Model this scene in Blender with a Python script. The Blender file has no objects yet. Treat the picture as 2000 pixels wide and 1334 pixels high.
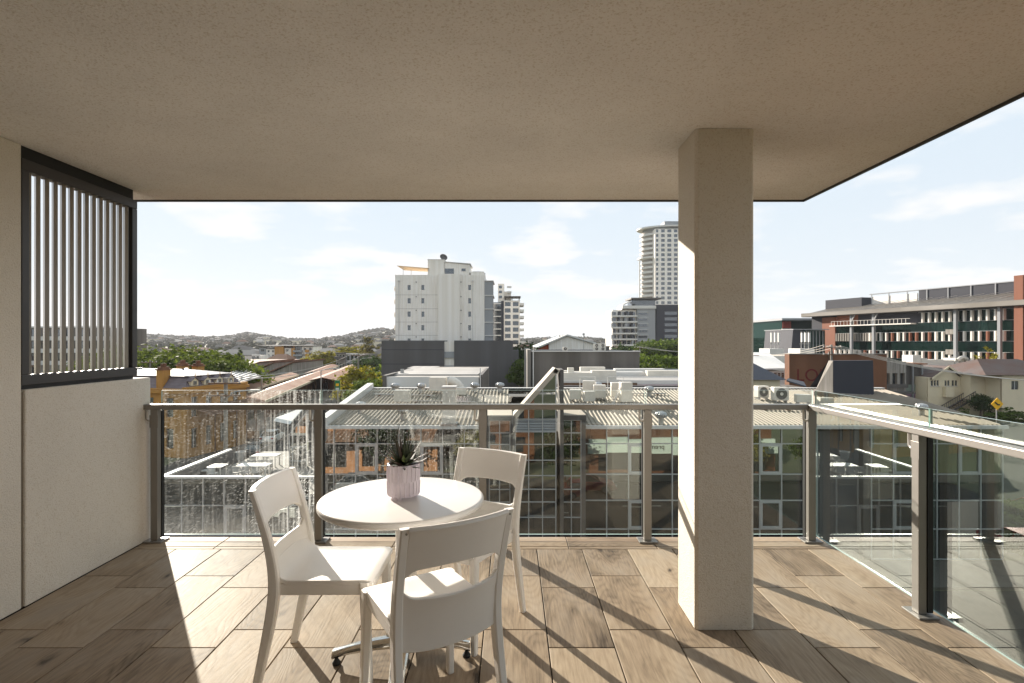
import bpy, bmesh, math, random
import numpy as np
from mathutils import Vector, Matrix
random.seed(11)
rad = math.radians
sc = bpy.context.scene
col = sc.collection
# ------------------------------------------------------------------ camera
FPX, CAMZ = 1065.0, 1.42
cam = bpy.data.cameras.new('camera'); cam.sensor_width = 36.0; cam.lens = FPX / 2000 * 36
cam.clip_start = .05; cam.clip_end = 12000
camo = bpy.data.objects.new('camera', cam); col.objects.link(camo)
camo.location = (0, 0, CAMZ); camo.rotation_euler = (rad(90), 0, 0)
sc.camera = camo
# ------------------------------------------------------------------ sky and sun
SUN_EL, SUN_AZ = 19.8, 36.0            # azimuth: degrees to the left of +Y
world = bpy.data.worlds.new('World'); sc.world = world; world.use_nodes = True
wn, wl = world.node_tree.nodes, world.node_tree.links
wn.clear()
wo = wn.new('ShaderNodeOutputWorld'); bg = wn.new('ShaderNodeBackground')
sky = wn.new('ShaderNodeTexSky'); sky.sky_type = 'NISHITA'; sky.sun_disc = False
sky.sun_elevation = rad(SUN_EL); sky.sun_rotation = rad(-SUN_AZ)
sky.air_density = 1.0; sky.dust_density = .3; sky.ozone_density = 1.0
bg.inputs['Strength'].default_value = .05
tc = wn.new('ShaderNodeTexCoord')
sep = wn.new('ShaderNodeSeparateXYZ'); wl.new(tc.outputs['Generated'], sep.inputs[0])
def wmath(op, a, b=None, c=None):
    n = wn.new('ShaderNodeMath'); n.operation = op
    for i, s in enumerate((a, b, c)):
        if s is None: continue
        if isinstance(s, (int, float)): n.inputs[i].default_value = s
        else: wl.new(s, n.inputs[i])
    return n.outputs[0]
zz = wmath('ADD', wmath('MAXIMUM', sep.outputs[2], 0), .16)
cx = wmath('DIVIDE', sep.outputs[0], zz); cy = wmath('DIVIDE', sep.outputs[1], zz)
cmb = wn.new('ShaderNodeCombineXYZ'); wl.new(cx, cmb.inputs[0]); wl.new(cy, cmb.inputs[1]); cmb.inputs[2].default_value = 3.3
cn = wn.new('ShaderNodeTexNoise'); cn.inputs['Scale'].default_value = 2.2; cn.inputs['Detail'].default_value = 9; cn.inputs['Roughness'].default_value = .5
wl.new(cmb.outputs[0], cn.inputs['Vector'])
cr = wn.new('ShaderNodeValToRGB'); cr.color_ramp.elements[0].position = .51; cr.color_ramp.elements[1].position = .66
wl.new(cn.outputs['Fac'], cr.inputs[0])
# thin high haze over the whole dome, whiter towards the horizon
hz = wmath('POWER', wmath('SUBTRACT', 1.0, wmath('MINIMUM', wmath('MAXIMUM', sep.outputs[2], 0), 1)), 4.0)
vcol = wn.new('ShaderNodeMixRGB'); wl.new(hz, vcol.inputs[0]); vcol.inputs[1].default_value = (4.5, 5.35, 6.15, 1); vcol.inputs[2].default_value = (5.75, 5.95, 6.05, 1)
veil = wn.new('ShaderNodeMixRGB'); veil.inputs[0].default_value = .97; wl.new(sky.outputs[0], veil.inputs[1]); wl.new(vcol.outputs[0], veil.inputs[2])
cmix = wn.new('ShaderNodeMixRGB'); wl.new(wmath('MULTIPLY', cr.outputs[0], .95), cmix.inputs[0])
wl.new(veil.outputs[0], cmix.inputs[1]); cmix.inputs[2].default_value = (6.6, 6.5, 6.4, 1)
wl.new(cmix.outputs[0], bg.inputs['Color']); wl.new(bg.outputs[0], wo.inputs[0])
sun = bpy.data.lights.new('sun', 'SUN'); sun.energy = 3.9; sun.angle = rad(.5); sun.color = (1, .9, .785)
suno = bpy.data.objects.new('sun', sun); col.objects.link(suno)
sdir = Vector((-math.sin(rad(SUN_AZ)) * math.cos(rad(SUN_EL)), math.cos(rad(SUN_AZ)) * math.cos(rad(SUN_EL)), math.sin(rad(SUN_EL))))
suno.rotation_euler = sdir.to_track_quat('Z', 'Y').to_euler(); suno.location = (-20, 30, 40)
vs = sc.view_settings; vs.view_transform = 'Standard'; vs.look = 'None'; vs.gamma = 1; vs.use_curve_mapping = False
vs.exposure = 1.66
sc.cycles.use_denoising = True
sc.cycles.max_bounces = 10; sc.cycles.diffuse_bounces = 5; sc.cycles.glossy_bounces = 4
sc.cycles.transparent_max_bounces = 24; sc.cycles.caustics_reflective = False; sc.cycles.caustics_refractive = False
sc.cycles.sample_clamp_indirect = 6
# ------------------------------------------------------------------ helpers
GZ = -10.7                                # street level below the balcony floor
def P(u, v, Y): return Vector(((u - 1000) / FPX * Y, Y, CAMZ - (v - 667) / FPX * Y))
def PX(u, Y): return (u - 1000) / FPX * Y
def PZ(v, Y): return CAMZ - (v - 667) / FPX * Y
def srgb(r, g, b): return tuple(((c / 255) / 12.92 if c / 255 < .04045 else ((c / 255 + .055) / 1.055) ** 2.4) for c in (r, g, b))
def tag(o, label=None, cat=None, group=None, kind=None):
    if label: o['label'] = label
    if cat: o['category'] = cat
    if group: o['group'] = group
    if kind: o['kind'] = kind
    return o
def thing(name, label, cat, loc=(0, 0, 0), rz=0, group=None):
    o = bpy.data.objects.new(name, None); col.objects.link(o); o.empty_display_size = .2
    o.location = loc; o.rotation_euler = (0, 0, rz)
    return tag(o, label, cat, group)
def inst(name, mesh, parent=None, loc=(0, 0, 0), rot=(0, 0, 0), scale=(1, 1, 1)):
    o = bpy.data.objects.new(name, mesh); col.objects.link(o)
    o.parent = parent; o.location = loc; o.rotation_euler = rot; o.scale = scale
    return o
def copy_tree(o, parent=None):
    c = o.copy(); col.objects.link(c); c.parent = parent
    for ch in o.children: copy_tree(ch, c)
    return c
class MB:
    def __init__(s): s.v = []; s.f = []; s.m = []
    def add(s, vs, fs, mi=0):
        b = len(s.v); s.v += [tuple(v) for v in vs]; s.f += [tuple(i + b for i in f) for f in fs]; s.m += [mi] * len(fs); return s
    def box(s, x0, x1, y0, y1, z0, z1, mi=0):
        if x0 > x1: x0, x1 = x1, x0
        if y0 > y1: y0, y1 = y1, y0
        if z0 > z1: z0, z1 = z1, z0
        return s.add([(x0, y0, z0), (x1, y0, z0), (x1, y1, z0), (x0, y1, z0), (x0, y0, z1), (x1, y0, z1), (x1, y1, z1), (x0, y1, z1)],
                     [(0, 3, 2, 1), (4, 5, 6, 7), (0, 1, 5, 4), (1, 2, 6, 5), (2, 3, 7, 6), (3, 0, 4, 7)], mi)
    def bar(s, a, b, w, h, mi=0, up=(0, 0, 1)):
        a, b = Vector(a), Vector(b); d = (b - a).normalized(); up = Vector(up)
        if abs(d.dot(up)) > .99: up = Vector((0, 1, 0))
        r = d.cross(up).normalized() * w / 2; t = r.cross(d).normalized() * h / 2
        return s.add([a - r - t, a + r - t, a + r + t, a - r + t, b - r - t, b + r - t, b + r + t, b - r + t],
                     [(0, 1, 2, 3), (7, 6, 5, 4), (0, 4, 5, 1), (1, 5, 6, 2), (2, 6, 7, 3), (3, 7, 4, 0)], mi)
    def tube(s, pts, rs, n=8, mi=0, cap=True):
        pts = [Vector(p) for p in pts]
        if not isinstance(rs, (list, tuple)): rs = [rs] * len(pts)
        vs = []; prev = None
        for i, p in enumerate(pts):
            d = (pts[min(i + 1, len(pts) - 1)] - pts[max(i - 1, 0)]).normalized()
            if prev is None:
                a = Vector((0, 0, 1)) if abs(d.z) < .9 else Vector((1, 0, 0))
                prev = d.cross(a).normalized()
            prev = (prev - d * prev.dot(d)).normalized(); q = d.cross(prev)
            for k in range(n):
                t = 2 * math.pi * k / n; vs.append(p + (prev * math.cos(t) + q * math.sin(t)) * rs[i])
        fs = [(i * n + k, i * n + (k + 1) % n, (i + 1) * n + (k + 1) % n, (i + 1) * n + k) for i in range(len(pts) - 1) for k in range(n)]
        if cap: fs += [tuple(reversed(range(n))), tuple((len(pts) - 1) * n + k for k in range(n))]
        return s.add(vs, fs, mi)
    def cyl(s, x, y, z0, z1, r, n=12, r1=None, mi=0): return s.tube([(x, y, z0), (x, y, z1)], [r, r if r1 is None else r1], n, mi)
    def lathe(s, prof, n=24, c=(0, 0, 0), mi=0):
        vs = []; fs = []; m = len(prof)
        for k in range(n):
            t = 2 * math.pi * k / n
            for r, z in prof: vs.append((c[0] + r * math.cos(t), c[1] + r * math.sin(t), c[2] + z))
        for k in range(n):
            k2 = (k + 1) % n
            for j in range(m - 1): fs.append((k * m + j, k2 * m + j, k2 * m + j + 1, k * m + j + 1))
        return s.add(vs, fs, mi)
    def prism(s, poly, off, mi=0):
        poly = [Vector(p) for p in poly]; off = Vector(off); n = len(poly)
        return s.add(poly + [p + off for p in poly], [tuple(range(n)), tuple(reversed(range(n, 2 * n)))] + [(i, i + n, (i + 1) % n + n, (i + 1) % n) for i in range(n)], mi)
    def quad(s, *p, mi=0): return s.add(p, [tuple(range(len(p)))], mi)
    def wall(s, o, ux, W, H, holes, depth=.2, back=None, mi=0):
        """front sheet with real openings; o = lower left corner, ux = unit direction along, outward normal = ux x z"""
        o = Vector(o); ux = Vector(ux); uz = Vector((0, 0, 1)); n = ux.cross(uz)
        if back is None: back = depth
        xs = sorted({0, W} | {max(0, min(W, h[i])) for h in holes for i in (0, 1)}); zs = sorted({0, H} | {max(0, min(H, h[i])) for h in holes for i in (2, 3)})
        pt = lambda x, z, d=0: o + ux * x + uz * z - n * d
        for i in range(len(xs) - 1):
            for j in range(len(zs) - 1):
                mx, mz = (xs[i] + xs[i + 1]) / 2, (zs[j] + zs[j + 1]) / 2
                if any(h[0] < mx < h[1] and h[2] < mz < h[3] for h in holes): continue
                s.add([pt(xs[i], zs[j]), pt(xs[i + 1], zs[j]), pt(xs[i + 1], zs[j + 1]), pt(xs[i], zs[j + 1])], [(0, 1, 2, 3)], mi)
        for a, b, c, d in holes:
            q = [pt(a, c), pt(b, c), pt(b, d), pt(a, d)]; r = [pt(a, c, depth), pt(b, c, depth), pt(b, d, depth), pt(a, d, depth)]
            s.add(q + r, [(0, 4, 5, 1), (1, 5, 6, 2), (2, 6, 7, 3), (3, 7, 4, 0)], mi)
        return s
    def mesh(s, name, mats, smooth=False, off=(0, 0, 0)):
        me = bpy.data.meshes.new(name); off = Vector(off)
        me.from_pydata([tuple(Vector(v) - off) for v in s.v], [], s.f)
        if not isinstance(mats, (list, tuple)): mats = [mats]
        for m in mats:
            if m: me.materials.append(m)
        if len(mats) > 1: me.polygons.foreach_set('material_index', s.m)
        if smooth:
            me.polygons.foreach_set('use_smooth', [True] * len(me.polygons))
            me.set_sharp_from_angle(angle=rad(40 if smooth is True else smooth))
        me.update(); return me
    def build(s, name, mats, parent=None, smooth=False, bevel=0, seg=2, world=True):
        off = parent.location if (parent is not None and world) else (0, 0, 0)
        if parent is not None and world and parent.parent is not None: off = Vector(off) + parent.parent.location
        o = bpy.data.objects.new(name, s.mesh(name, mats, smooth, off)); col.objects.link(o); o.parent = parent
        if bevel:
            b = o.modifiers.new('bevel', 'BEVEL'); b.width = bevel; b.segments = seg; b.limit_method = 'ANGLE'; b.angle_limit = rad(40)
        return o
# ------------------------------------------------------------------ materials
def mat(name, c, rough=.7, metal=0, var=.1, scale=2.0, bump=0, bscale=60, streak=0, spec=.5, stretch=None, bdist=.01, dirt=None):
    m = bpy.data.materials.new(name); m.use_nodes = True; nt = m.node_tree; N, L = nt.nodes, nt.links
    b = N['Principled BSDF']; b.inputs['Roughness'].default_value = rough; b.inputs['Metallic'].default_value = metal
    b.inputs['Specular IOR Level'].default_value = spec
    t = N.new('ShaderNodeTexCoord'); src = t.outputs['Object']
    if stretch:
        mp = N.new('ShaderNodeMapping'); mp.inputs['Scale'].default_value = stretch; L.new(src, mp.inputs[0]); src = mp.outputs[0]
    n = N.new('ShaderNodeTexNoise'); n.inputs['Scale'].default_value = scale; n.inputs['Detail'].default_value = 7; n.inputs['Roughness'].default_value = .62
    L.new(src, n.inputs['Vector'])
    rp = N.new('ShaderNodeValToRGB'); rp.color_ramp.elements[0].position = .3; rp.color_ramp.elements[1].position = .7
    lo = tuple(max(0, x * (1 - var)) for x in c); hi = tuple(min(1, x * (1 + var)) for x in c)
    if dirt: lo = dirt
    rp.color_ramp.elements[0].color = (*lo, 1); rp.color_ramp.elements[1].color = (*hi, 1)
    L.new(n.outputs['Fac'], rp.inputs[0]); out = rp.outputs[0]
    if streak:
        mp = N.new('ShaderNodeMapping'); mp.inputs['Scale'].default_value = (3.0, 3.0, .12); L.new(t.outputs['Object'], mp.inputs[0])
        n2 = N.new('ShaderNodeTexNoise'); n2.inputs['Scale'].default_value = 1.2; n2.inputs['Detail'].default_value = 5; L.new(mp.outputs[0], n2.inputs['Vector'])
        r2 = N.new('ShaderNodeValToRGB'); r2.color_ramp.elements[0].position = .38; r2.color_ramp.elements[1].position = .6
        k = 1 - streak; r2.color_ramp.elements[0].color = (k, k * .98, k * .94, 1); L.new(n2.outputs['Fac'], r2.inputs[0])
        mx = N.new('ShaderNodeMixRGB'); mx.blend_type = 'MULTIPLY'; mx.inputs[0].default_value = 1
        L.new(out, mx.inputs[1]); L.new(r2.outputs[0], mx.inputs[2]); out = mx.outputs[0]
    L.new(out, b.inputs['Base Color'])
    if bump:
        n3 = N.new('ShaderNodeTexNoise'); n3.inputs['Scale'].default_value = bscale; n3.inputs['Detail'].default_value = 4; L.new(t.outputs['Object'], n3.inputs['Vector'])
        bp = N.new('ShaderNodeBump'); bp.inputs['Strength'].default_value = bump; bp.inputs['Distance'].default_value = bdist
        L.new(n3.outputs['Fac'], bp.inputs['Height']); L.new(bp.outputs[0], b.inputs['Normal'])
    return m
def ribbed(name, c, pitch, axis=0, rough=.45, metal=0, var=.12, depth=.02, dirt=None, scale=.6):
    m = mat(name, c, rough, metal, var, scale, dirt=dirt, spec=.2); nt = m.node_tree; N, L = nt.nodes, nt.links
    t = N['Texture Coordinate']; s = N.new('ShaderNodeSeparateXYZ'); L.new(t.outputs['Object'], s.inputs[0])
    q = N.new('ShaderNodeMath'); q.operation = 'MULTIPLY'; q.inputs[1].default_value = 2 * math.pi / pitch; L.new(s.outputs[axis], q.inputs[0])
    w = N.new('ShaderNodeMath'); w.operation = 'SINE'; L.new(q.outputs[0], w.inputs[0])
    bp = N.new('ShaderNodeBump'); bp.inputs['Strength'].default_value = 1; bp.inputs['Distance'].default_value = depth
    L.new(w.outputs[0], bp.inputs['Height']); L.new(bp.outputs[0], N['Principled BSDF'].inputs['Normal'])
    return m
def render_mat(name, c, bump=.6, bscale=140, var=.05, speck=.25):
    """sprayed acrylic texture: fine grains with a few darker pits"""
    m = mat(name, c, .9, 0, var, 1.3, bump, bscale, spec=.2, bdist=.006); nt = m.node_tree; N, L = nt.nodes, nt.links
    b = N['Principled BSDF']; src = b.inputs['Base Color'].links[0].from_socket
    bn = [n for n in N if n.type == 'BUMP'][0]; lo_ = N.new('ShaderNodeTexNoise'); lo_.inputs['Scale'].default_value = 4.5; lo_.inputs['Detail'].default_value = 3; L.new(N['Texture Coordinate'].outputs['Object'], lo_.inputs['Vector'])
    ma = N.new('ShaderNodeMath'); ma.operation = 'MULTIPLY_ADD'; ma.inputs[1].default_value = 2.2; L.new(lo_.outputs['Fac'], ma.inputs[0]); L.new(bn.inputs['Height'].links[0].from_socket, ma.inputs[2]); L.new(ma.outputs[0], bn.inputs['Height'])
    v = N.new('ShaderNodeTexNoise'); v.inputs['Scale'].default_value = bscale * .9; v.inputs['Detail'].default_value = 2
    L.new(N['Texture Coordinate'].outputs['Object'], v.inputs['Vector'])
    r = N.new('ShaderNodeValToRGB'); r.color_ramp.elements[0].position = .32; r.color_ramp.elements[1].position = .46
    k = 1 - speck; r.color_ramp.elements[0].color = (k, k * .96, k * .9, 1); L.new(v.outputs['Fac'], r.inputs[0])
    mx = N.new('ShaderNodeMixRGB'); mx.blend_type = 'MULTIPLY'; mx.inputs[0].default_value = 1
    L.new(src, mx.inputs[1]); L.new(r.outputs[0], mx.inputs[2]); L.new(mx.outputs[0], b.inputs['Base Color'])
    return m
def glass_mat(name, tint, extra=0., wet=False):
    m = bpy.data.materials.new(name); m.use_nodes = True; nt = m.node_tree; N, L = nt.nodes, nt.links; N.clear()
    o = N.new('ShaderNodeOutputMaterial'); tr = N.new('ShaderNodeBsdfTransparent'); tr.inputs[0].default_value = (*tint, 1)
    gl = N.new('ShaderNodeBsdfGlossy'); gl.inputs['Roughness'].default_value = 0.0; gl.inputs['Color'].default_value = (.97, 1, .98, 1)
    ge = N.new('ShaderNodeNewGeometry'); dt = N.new('ShaderNodeVectorMath'); dt.operation = 'DOT_PRODUCT'; L.new(ge.outputs['Incoming'], dt.inputs[0]); L.new(ge.outputs['Normal'], dt.inputs[1])
    ab = N.new('ShaderNodeMath'); ab.operation = 'ABSOLUTE'; L.new(dt.outputs['Value'], ab.inputs[0])
    om = N.new('ShaderNodeMath'); om.operation = 'SUBTRACT'; om.inputs[0].default_value = 1; L.new(ab.outputs[0], om.inputs[1])
    pw = N.new('ShaderNodeMath'); pw.operation = 'POWER'; pw.inputs[1].default_value = 5; L.new(om.outputs[0], pw.inputs[0])
    fa = N.new('ShaderNodeMath'); fa.operation = 'MULTIPLY_ADD'; fa.inputs[1].default_value = .955 - extra; fa.inputs[2].default_value = .045 + extra; L.new(pw.outputs[0], fa.inputs[0])   # Schlick
    mx = N.new('ShaderNodeMixShader'); L.new(fa.outputs[0], mx.inputs[0]); L.new(tr.outputs[0], mx.inputs[1]); L.new(gl.outputs[0], mx.inputs[2])
    res = mx.outputs[0]
    t = N.new('ShaderNodeTexCoord')
    df = N.new('ShaderNodeBsdfDiffuse'); df.inputs[0].default_value = (.8, .8, .78, 1); tl = N.new('ShaderNodeBsdfTranslucent'); tl.inputs[0].default_value = (.8, .8, .78, 1)
    dm = N.new('ShaderNodeMixShader'); dm.inputs[0].default_value = .7; L.new(df.outputs[0], dm.inputs[1]); L.new(tl.outputs[0], dm.inputs[2])
    def math_(op, a, b):
        n = N.new('ShaderNodeMath'); n.operation = op
        for i, q in enumerate((a, b)):
            if isinstance(q, (int, float)): n.inputs[i].default_value = q
            else: L.new(q, n.inputs[i])
        n.use_clamp = True; return n.outputs[0]
    dn = N.new('ShaderNodeTexNoise'); dn.inputs['Scale'].default_value = 5; dn.inputs['Detail'].default_value = 6; L.new(t.outputs['Object'], dn.inputs['Vector'])
    dust = math_('MULTIPLY', math_('SUBTRACT', dn.outputs['Fac'], .4), .012)
    fac = dust
    if wet:
        sp = N.new('ShaderNodeSeparateXYZ'); L.new(t.outputs['Object'], sp.inputs[0])
        def spots(scale, size, dens):
            vo = N.new('ShaderNodeTexVoronoi'); vo.inputs['Scale'].default_value = scale; vo.inputs['Randomness'].default_value = 1
            mp = N.new('ShaderNodeMapping'); mp.inputs['Scale'].default_value = (1, 0, .8); L.new(t.outputs['Object'], mp.inputs[0]); L.new(mp.outputs[0], vo.inputs['Vector'])
            sx = N.new('ShaderNodeSeparateColor'); L.new(vo.outputs['Color'], sx.inputs[0])
            rr = math_('MULTIPLY', sx.outputs[0], size)
            a = N.new('ShaderNodeMath'); a.operation = 'LESS_THAN'; L.new(vo.outputs['Distance'], a.inputs[0]); L.new(rr, a.inputs[1])
            b_ = N.new('ShaderNodeMath'); b_.operation = 'LESS_THAN'; L.new(sx.outputs[1], b_.inputs[0]); b_.inputs[1].default_value = dens
            return math_('MULTIPLY', a.outputs[0], b_.outputs[0])
        side = math_('MULTIPLY', math_('SUBTRACT', sp.outputs[0], wet[0]), wet[1])
        side = math_('ADD', side, .16)
        big = N.new('ShaderNodeTexNoise'); big.inputs['Scale'].default_value = 2.2; big.inputs['Detail'].default_value = 3; L.new(t.outputs['Object'], big.inputs['Vector'])
        area = math_('MULTIPLY', math_('SUBTRACT', big.outputs['Fac'], .46), 5.0)
        drops = math_('MULTIPLY', math_('MAXIMUM', spots(100, .34, .3), spots(210, .42, .3)), .85)
        mp = N.new('ShaderNodeMapping'); mp.inputs['Scale'].default_value = (75, 0, 2.2); L.new(t.outputs['Object'], mp.inputs[0])
        ns = N.new('ShaderNodeTexNoise'); ns.inputs['Scale'].default_value = 1; ns.inputs['Detail'].default_value = 5; ns.inputs['Roughness'].default_value = .7; L.new(mp.outputs[0], ns.inputs['Vector'])
        st = math_('MULTIPLY', math_('SUBTRACT', ns.outputs['Fac'], .5), 5.0)
        st = math_('MULTIPLY', st, .5)
        # runs are heaviest beside the post where the water came down, and mist lies low on the pane
        st = math_('MULTIPLY', math_('MULTIPLY', st, side), 1.0)
        low = math_('MULTIPLY', math_('SUBTRACT', .26, sp.outputs[2]), .28)
        low = math_('MULTIPLY', low, math_('ADD', ns.outputs['Fac'], .5))
        fac = math_('ADD', math_('ADD', math_('MULTIPLY', drops, math_('ADD', math_('MULTIPLY', area, side), .24)), st), math_('ADD', low, dust))
        fac = math_('MULTIPLY', fac, wet[2])
    wm = N.new('ShaderNodeMixShader'); L.new(fac, wm.inputs[0]); L.new(res, wm.inputs[1]); L.new(dm.outputs[0], wm.inputs[2]); res = wm.outputs[0]
    L.new(res, o.inputs[0]); return m
def facade_glass(name, c=(.012, .014, .015), refl=.34, tint=(.9, .95, .95), wave=.0, rough=.0):
    m = bpy.data.materials.new(name); m.use_nodes = True; nt = m.node_tree; N, L = nt.nodes, nt.links; N.clear()
    o = N.new('ShaderNodeOutputMaterial'); d = N.new('ShaderNodeBsdfDiffuse'); d.inputs[0].default_value = (*c, 1)
    g = N.new('ShaderNodeBsdfGlossy'); g.inputs['Roughness'].default_value = rough; g.inputs['Color'].default_value = (*tint, 1)
    f = N.new('ShaderNodeFresnel'); f.inputs['IOR'].default_value = 1.5; a = N.new('ShaderNodeMath'); a.operation = 'ADD'; a.inputs[1].default_value = refl; a.use_clamp = True
    L.new(f.outputs[0], a.inputs[0]); x = N.new('ShaderNodeMixShader'); L.new(a.outputs[0], x.inputs[0]); L.new(d.outputs[0], x.inputs[1]); L.new(g.outputs[0], x.inputs[2]); L.new(x.outputs[0], o.inputs[0])
    if wave:
        t = N.new('ShaderNodeTexCoord'); n = N.new('ShaderNodeTexNoise'); n.inputs['Scale'].default_value = .8; n.inputs['Detail'].default_value = 1; L.new(t.outputs['Object'], n.inputs['Vector'])
        b = N.new('ShaderNodeBump'); b.inputs['Strength'].default_value = 1; b.inputs['Distance'].default_value = wave; L.new(n.outputs['Fac'], b.inputs['Height']); L.new(b.outputs[0], g.inputs['Normal'])
    return m
def leaf_mat(name, c, var=.45):
    m = bpy.data.materials.new(name); m.use_nodes = True; nt = m.node_tree; N, L = nt.nodes, nt.links; N.clear()
    o = N.new('ShaderNodeOutputMaterial'); d = N.new('ShaderNodeBsdfDiffuse'); t = N.new('ShaderNodeBsdfTranslucent'); g = N.new('ShaderNodeBsdfGlossy'); g.inputs['Roughness'].default_value = .45
    k = N.new('ShaderNodeTexCoord'); n = N.new('ShaderNodeTexNoise'); n.inputs['Scale'].default_value = 1.6; n.inputs['Detail'].default_value = 5; L.new(k.outputs['Object'], n.inputs['Vector'])
    r = N.new('ShaderNodeValToRGB'); r.color_ramp.elements[0].position = .3; r.color_ramp.elements[1].position = .7
    r.color_ramp.elements[0].color = (c[0] * (1 - var), c[1] * (1 - var), c[2] * (1 - var), 1); r.color_ramp.elements[1].color = (c[0] * (1 + var), c[1] * (1 + var * .8), c[2] * (1 + var * .3), 1)
    L.new(n.outputs['Fac'], r.inputs[0]); L.new(r.outputs[0], d.inputs[0]); L.new(r.outputs[0], t.inputs[0])
    a = N.new('ShaderNodeMixShader'); a.inputs[0].default_value = .45; L.new(d.outputs[0], a.inputs[1]); L.new(t.outputs[0], a.inputs[2])
    b = N.new('ShaderNodeMixShader'); b.inputs[0].default_value = .015; L.new(a.outputs[0], b.inputs[1]); L.new(g.outputs[0], b.inputs[2]); L.new(b.outputs[0], o.inputs[0])
    return m
def wood_tile_mat():
    m = bpy.data.materials.new('oak_look_porcelain'); m.use_nodes = True; nt = m.node_tree; N, L = nt.nodes, nt.links
    b = N['Principled BSDF']; b.inputs['Roughness'].default_value = .6; b.inputs['Specular IOR Level'].default_value = .1
    t = N.new('ShaderNodeTexCoord'); oi = N.new('ShaderNodeObjectInfo')
    of = N.new('ShaderNodeVectorMath'); of.operation = 'SCALE'; of.inputs[3].default_value = 1; 
    rv = N.new('ShaderNodeCombineXYZ')
    def mm(op, a, bb=None, clamp=False):
        n = N.new('ShaderNodeMath'); n.operation = op; n.use_clamp = clamp
        for i, q in enumerate((a, bb)):
            if q is None: continue
            if isinstance(q, (int, float)): n.inputs[i].default_value = q
            else: L.new(q, n.inputs[i])
        return n.outputs[0]
    R = oi.outputs['Random']
    L.new(mm('MULTIPLY', R, 37.0), rv.inputs[0]); L.new(mm('MULTIPLY', R, 91.0), rv.inputs[1]); L.new(mm('MULTIPLY', R, 13.0), rv.inputs[2])
    ad = N.new('ShaderNodeVectorMath'); ad.operation = 'ADD'; L.new(t.outputs['Object'], ad.inputs[0]); L.new(rv.outputs[0], ad.inputs[1])
    mp = N.new('ShaderNodeMapping'); mp.inputs['Scale'].default_value = (1, .22, 1); L.new(ad.outputs[0], mp.inputs[0])
    # cathedral figure: contour lines of a stretched noise field
    n1 = N.new('ShaderNodeTexNoise'); n1.inputs['Scale'].default_value = 3.6; n1.inputs['Detail'].default_value = 2.2; n1.inputs['Roughness'].default_value = .4; L.new(mp.outputs[0], n1.inputs['Vector'])
    bands = mm('ABSOLUTE', mm('SINE', mm('MULTIPLY', n1.outputs['Fac'], 105.0)))
    mp2 = N.new('ShaderNodeMapping'); mp2.inputs['Scale'].default_value = (1, .06, 1); L.new(ad.outputs[0], mp2.inputs[0])
    n2 = N.new('ShaderNodeTexNoise'); n2.inputs['Scale'].default_value = 95; n2.inputs['Detail'].default_value = 5; n2.inputs['Roughness'].default_value = .7; L.new(mp2.outputs[0], n2.inputs['Vector'])
    mp3 = N.new('ShaderNodeMapping'); mp3.inputs['Scale'].default_value = (1, .45, 1); L.new(ad.outputs[0], mp3.inputs[0])
    n3 = N.new('ShaderNodeTexNoise'); n3.inputs['Scale'].default_value = 5.5; n3.inputs['Detail'].default_value = 5; L.new(mp3.outputs[0], n3.inputs['Vector'])
    # a few knots
    vo = N.new('ShaderNodeTexVoronoi'); vo.inputs['Scale'].default_value = 2.9; 
    mp4 = N.new('ShaderNodeMapping'); mp4.inputs['Scale'].default_value = (1.5, .7, 1); L.new(ad.outputs[0], mp4.inputs[0])
    wob = N.new('ShaderNodeMixRGB'); wob.blend_type = 'ADD'; wob.inputs[0].default_value = .35; L.new(mp4.outputs[0], wob.inputs[1]); L.new(n3.outputs['Color'], wob.inputs[2]); L.new(wob.outputs[0], vo.inputs['Vector'])
    knot = mm('SUBTRACT', 1.0, mm('MULTIPLY', vo.outputs['Distance'], 5.2), True)
    knot = mm('MULTIPLY', knot, knot)
    rp = N.new('ShaderNodeValToRGB'); e = rp.color_ramp.elements
    e[0].position = .05; e[0].color = (*srgb(78, 68, 59), 1); e[1].position = 1; e[1].color = (*srgb(199, 180, 156), 1)
    x = e.new(.45); x.color = (*srgb(150, 132, 112), 1)
    f = mm('ADD', mm('MULTIPLY', bands, .11), mm('MULTIPLY', n2.outputs['Fac'], .72)); f = mm('ADD', f, mm('MULTIPLY', mm('SUBTRACT', n3.outputs['Fac'], .5), .9))
    f = mm('ADD', f, mm('MULTIPLY', mm('SUBTRACT', R, .5), .34)); f = mm('ADD', f, .09); f = mm('SUBTRACT', f, mm('MULTIPLY', knot, .85), True)
    L.new(f, rp.inputs[0])
    hs = N.new('ShaderNodeMixRGB'); hs.inputs[2].default_value = (*srgb(140, 131, 122), 1); L.new(mm('MULTIPLY', mm('SUBTRACT', n3.outputs['Fac'], .47, True), 2.0, True), hs.inputs[0]); L.new(rp.outputs[0], hs.inputs[1])
    L.new(hs.outputs[0], b.inputs['Base Color'])
    bp = N.new('ShaderNodeBump'); bp.inputs['Strength'].default_value = .35; bp.inputs['Distance'].default_value = .002
    L.new(mm('ADD', mm('MULTIPLY', n2.outputs['Fac'], .8), mm('MULTIPLY', bands, .35)), bp.inputs['Height']); L.new(bp.outputs[0], b.inputs['Normal'])
    L.new(mm('ADD', mm('MULTIPLY', n2.outputs['Fac'], .25), .46), b.inputs['Roughness'])
    return m
M = {}
M['tile'] = wood_tile_mat()
M['grout'] = mat('grout', srgb(48, 43, 40), .95)
M['ceiling'] = render_mat('ceiling_render', srgb(246, 244, 241), .85, 125, .07, .19)
M['wall'] = render_mat('wall_render', srgb(226, 219, 208), .7, 150, .06, .14)
M['column'] = render_mat('column_render', srgb(222, 214, 202), .7, 150, .06, .14)
M['charcoal'] = mat('charcoal_powdercoat', srgb(66, 64, 64), .42, .0, .06, 6, .1, 400)
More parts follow.
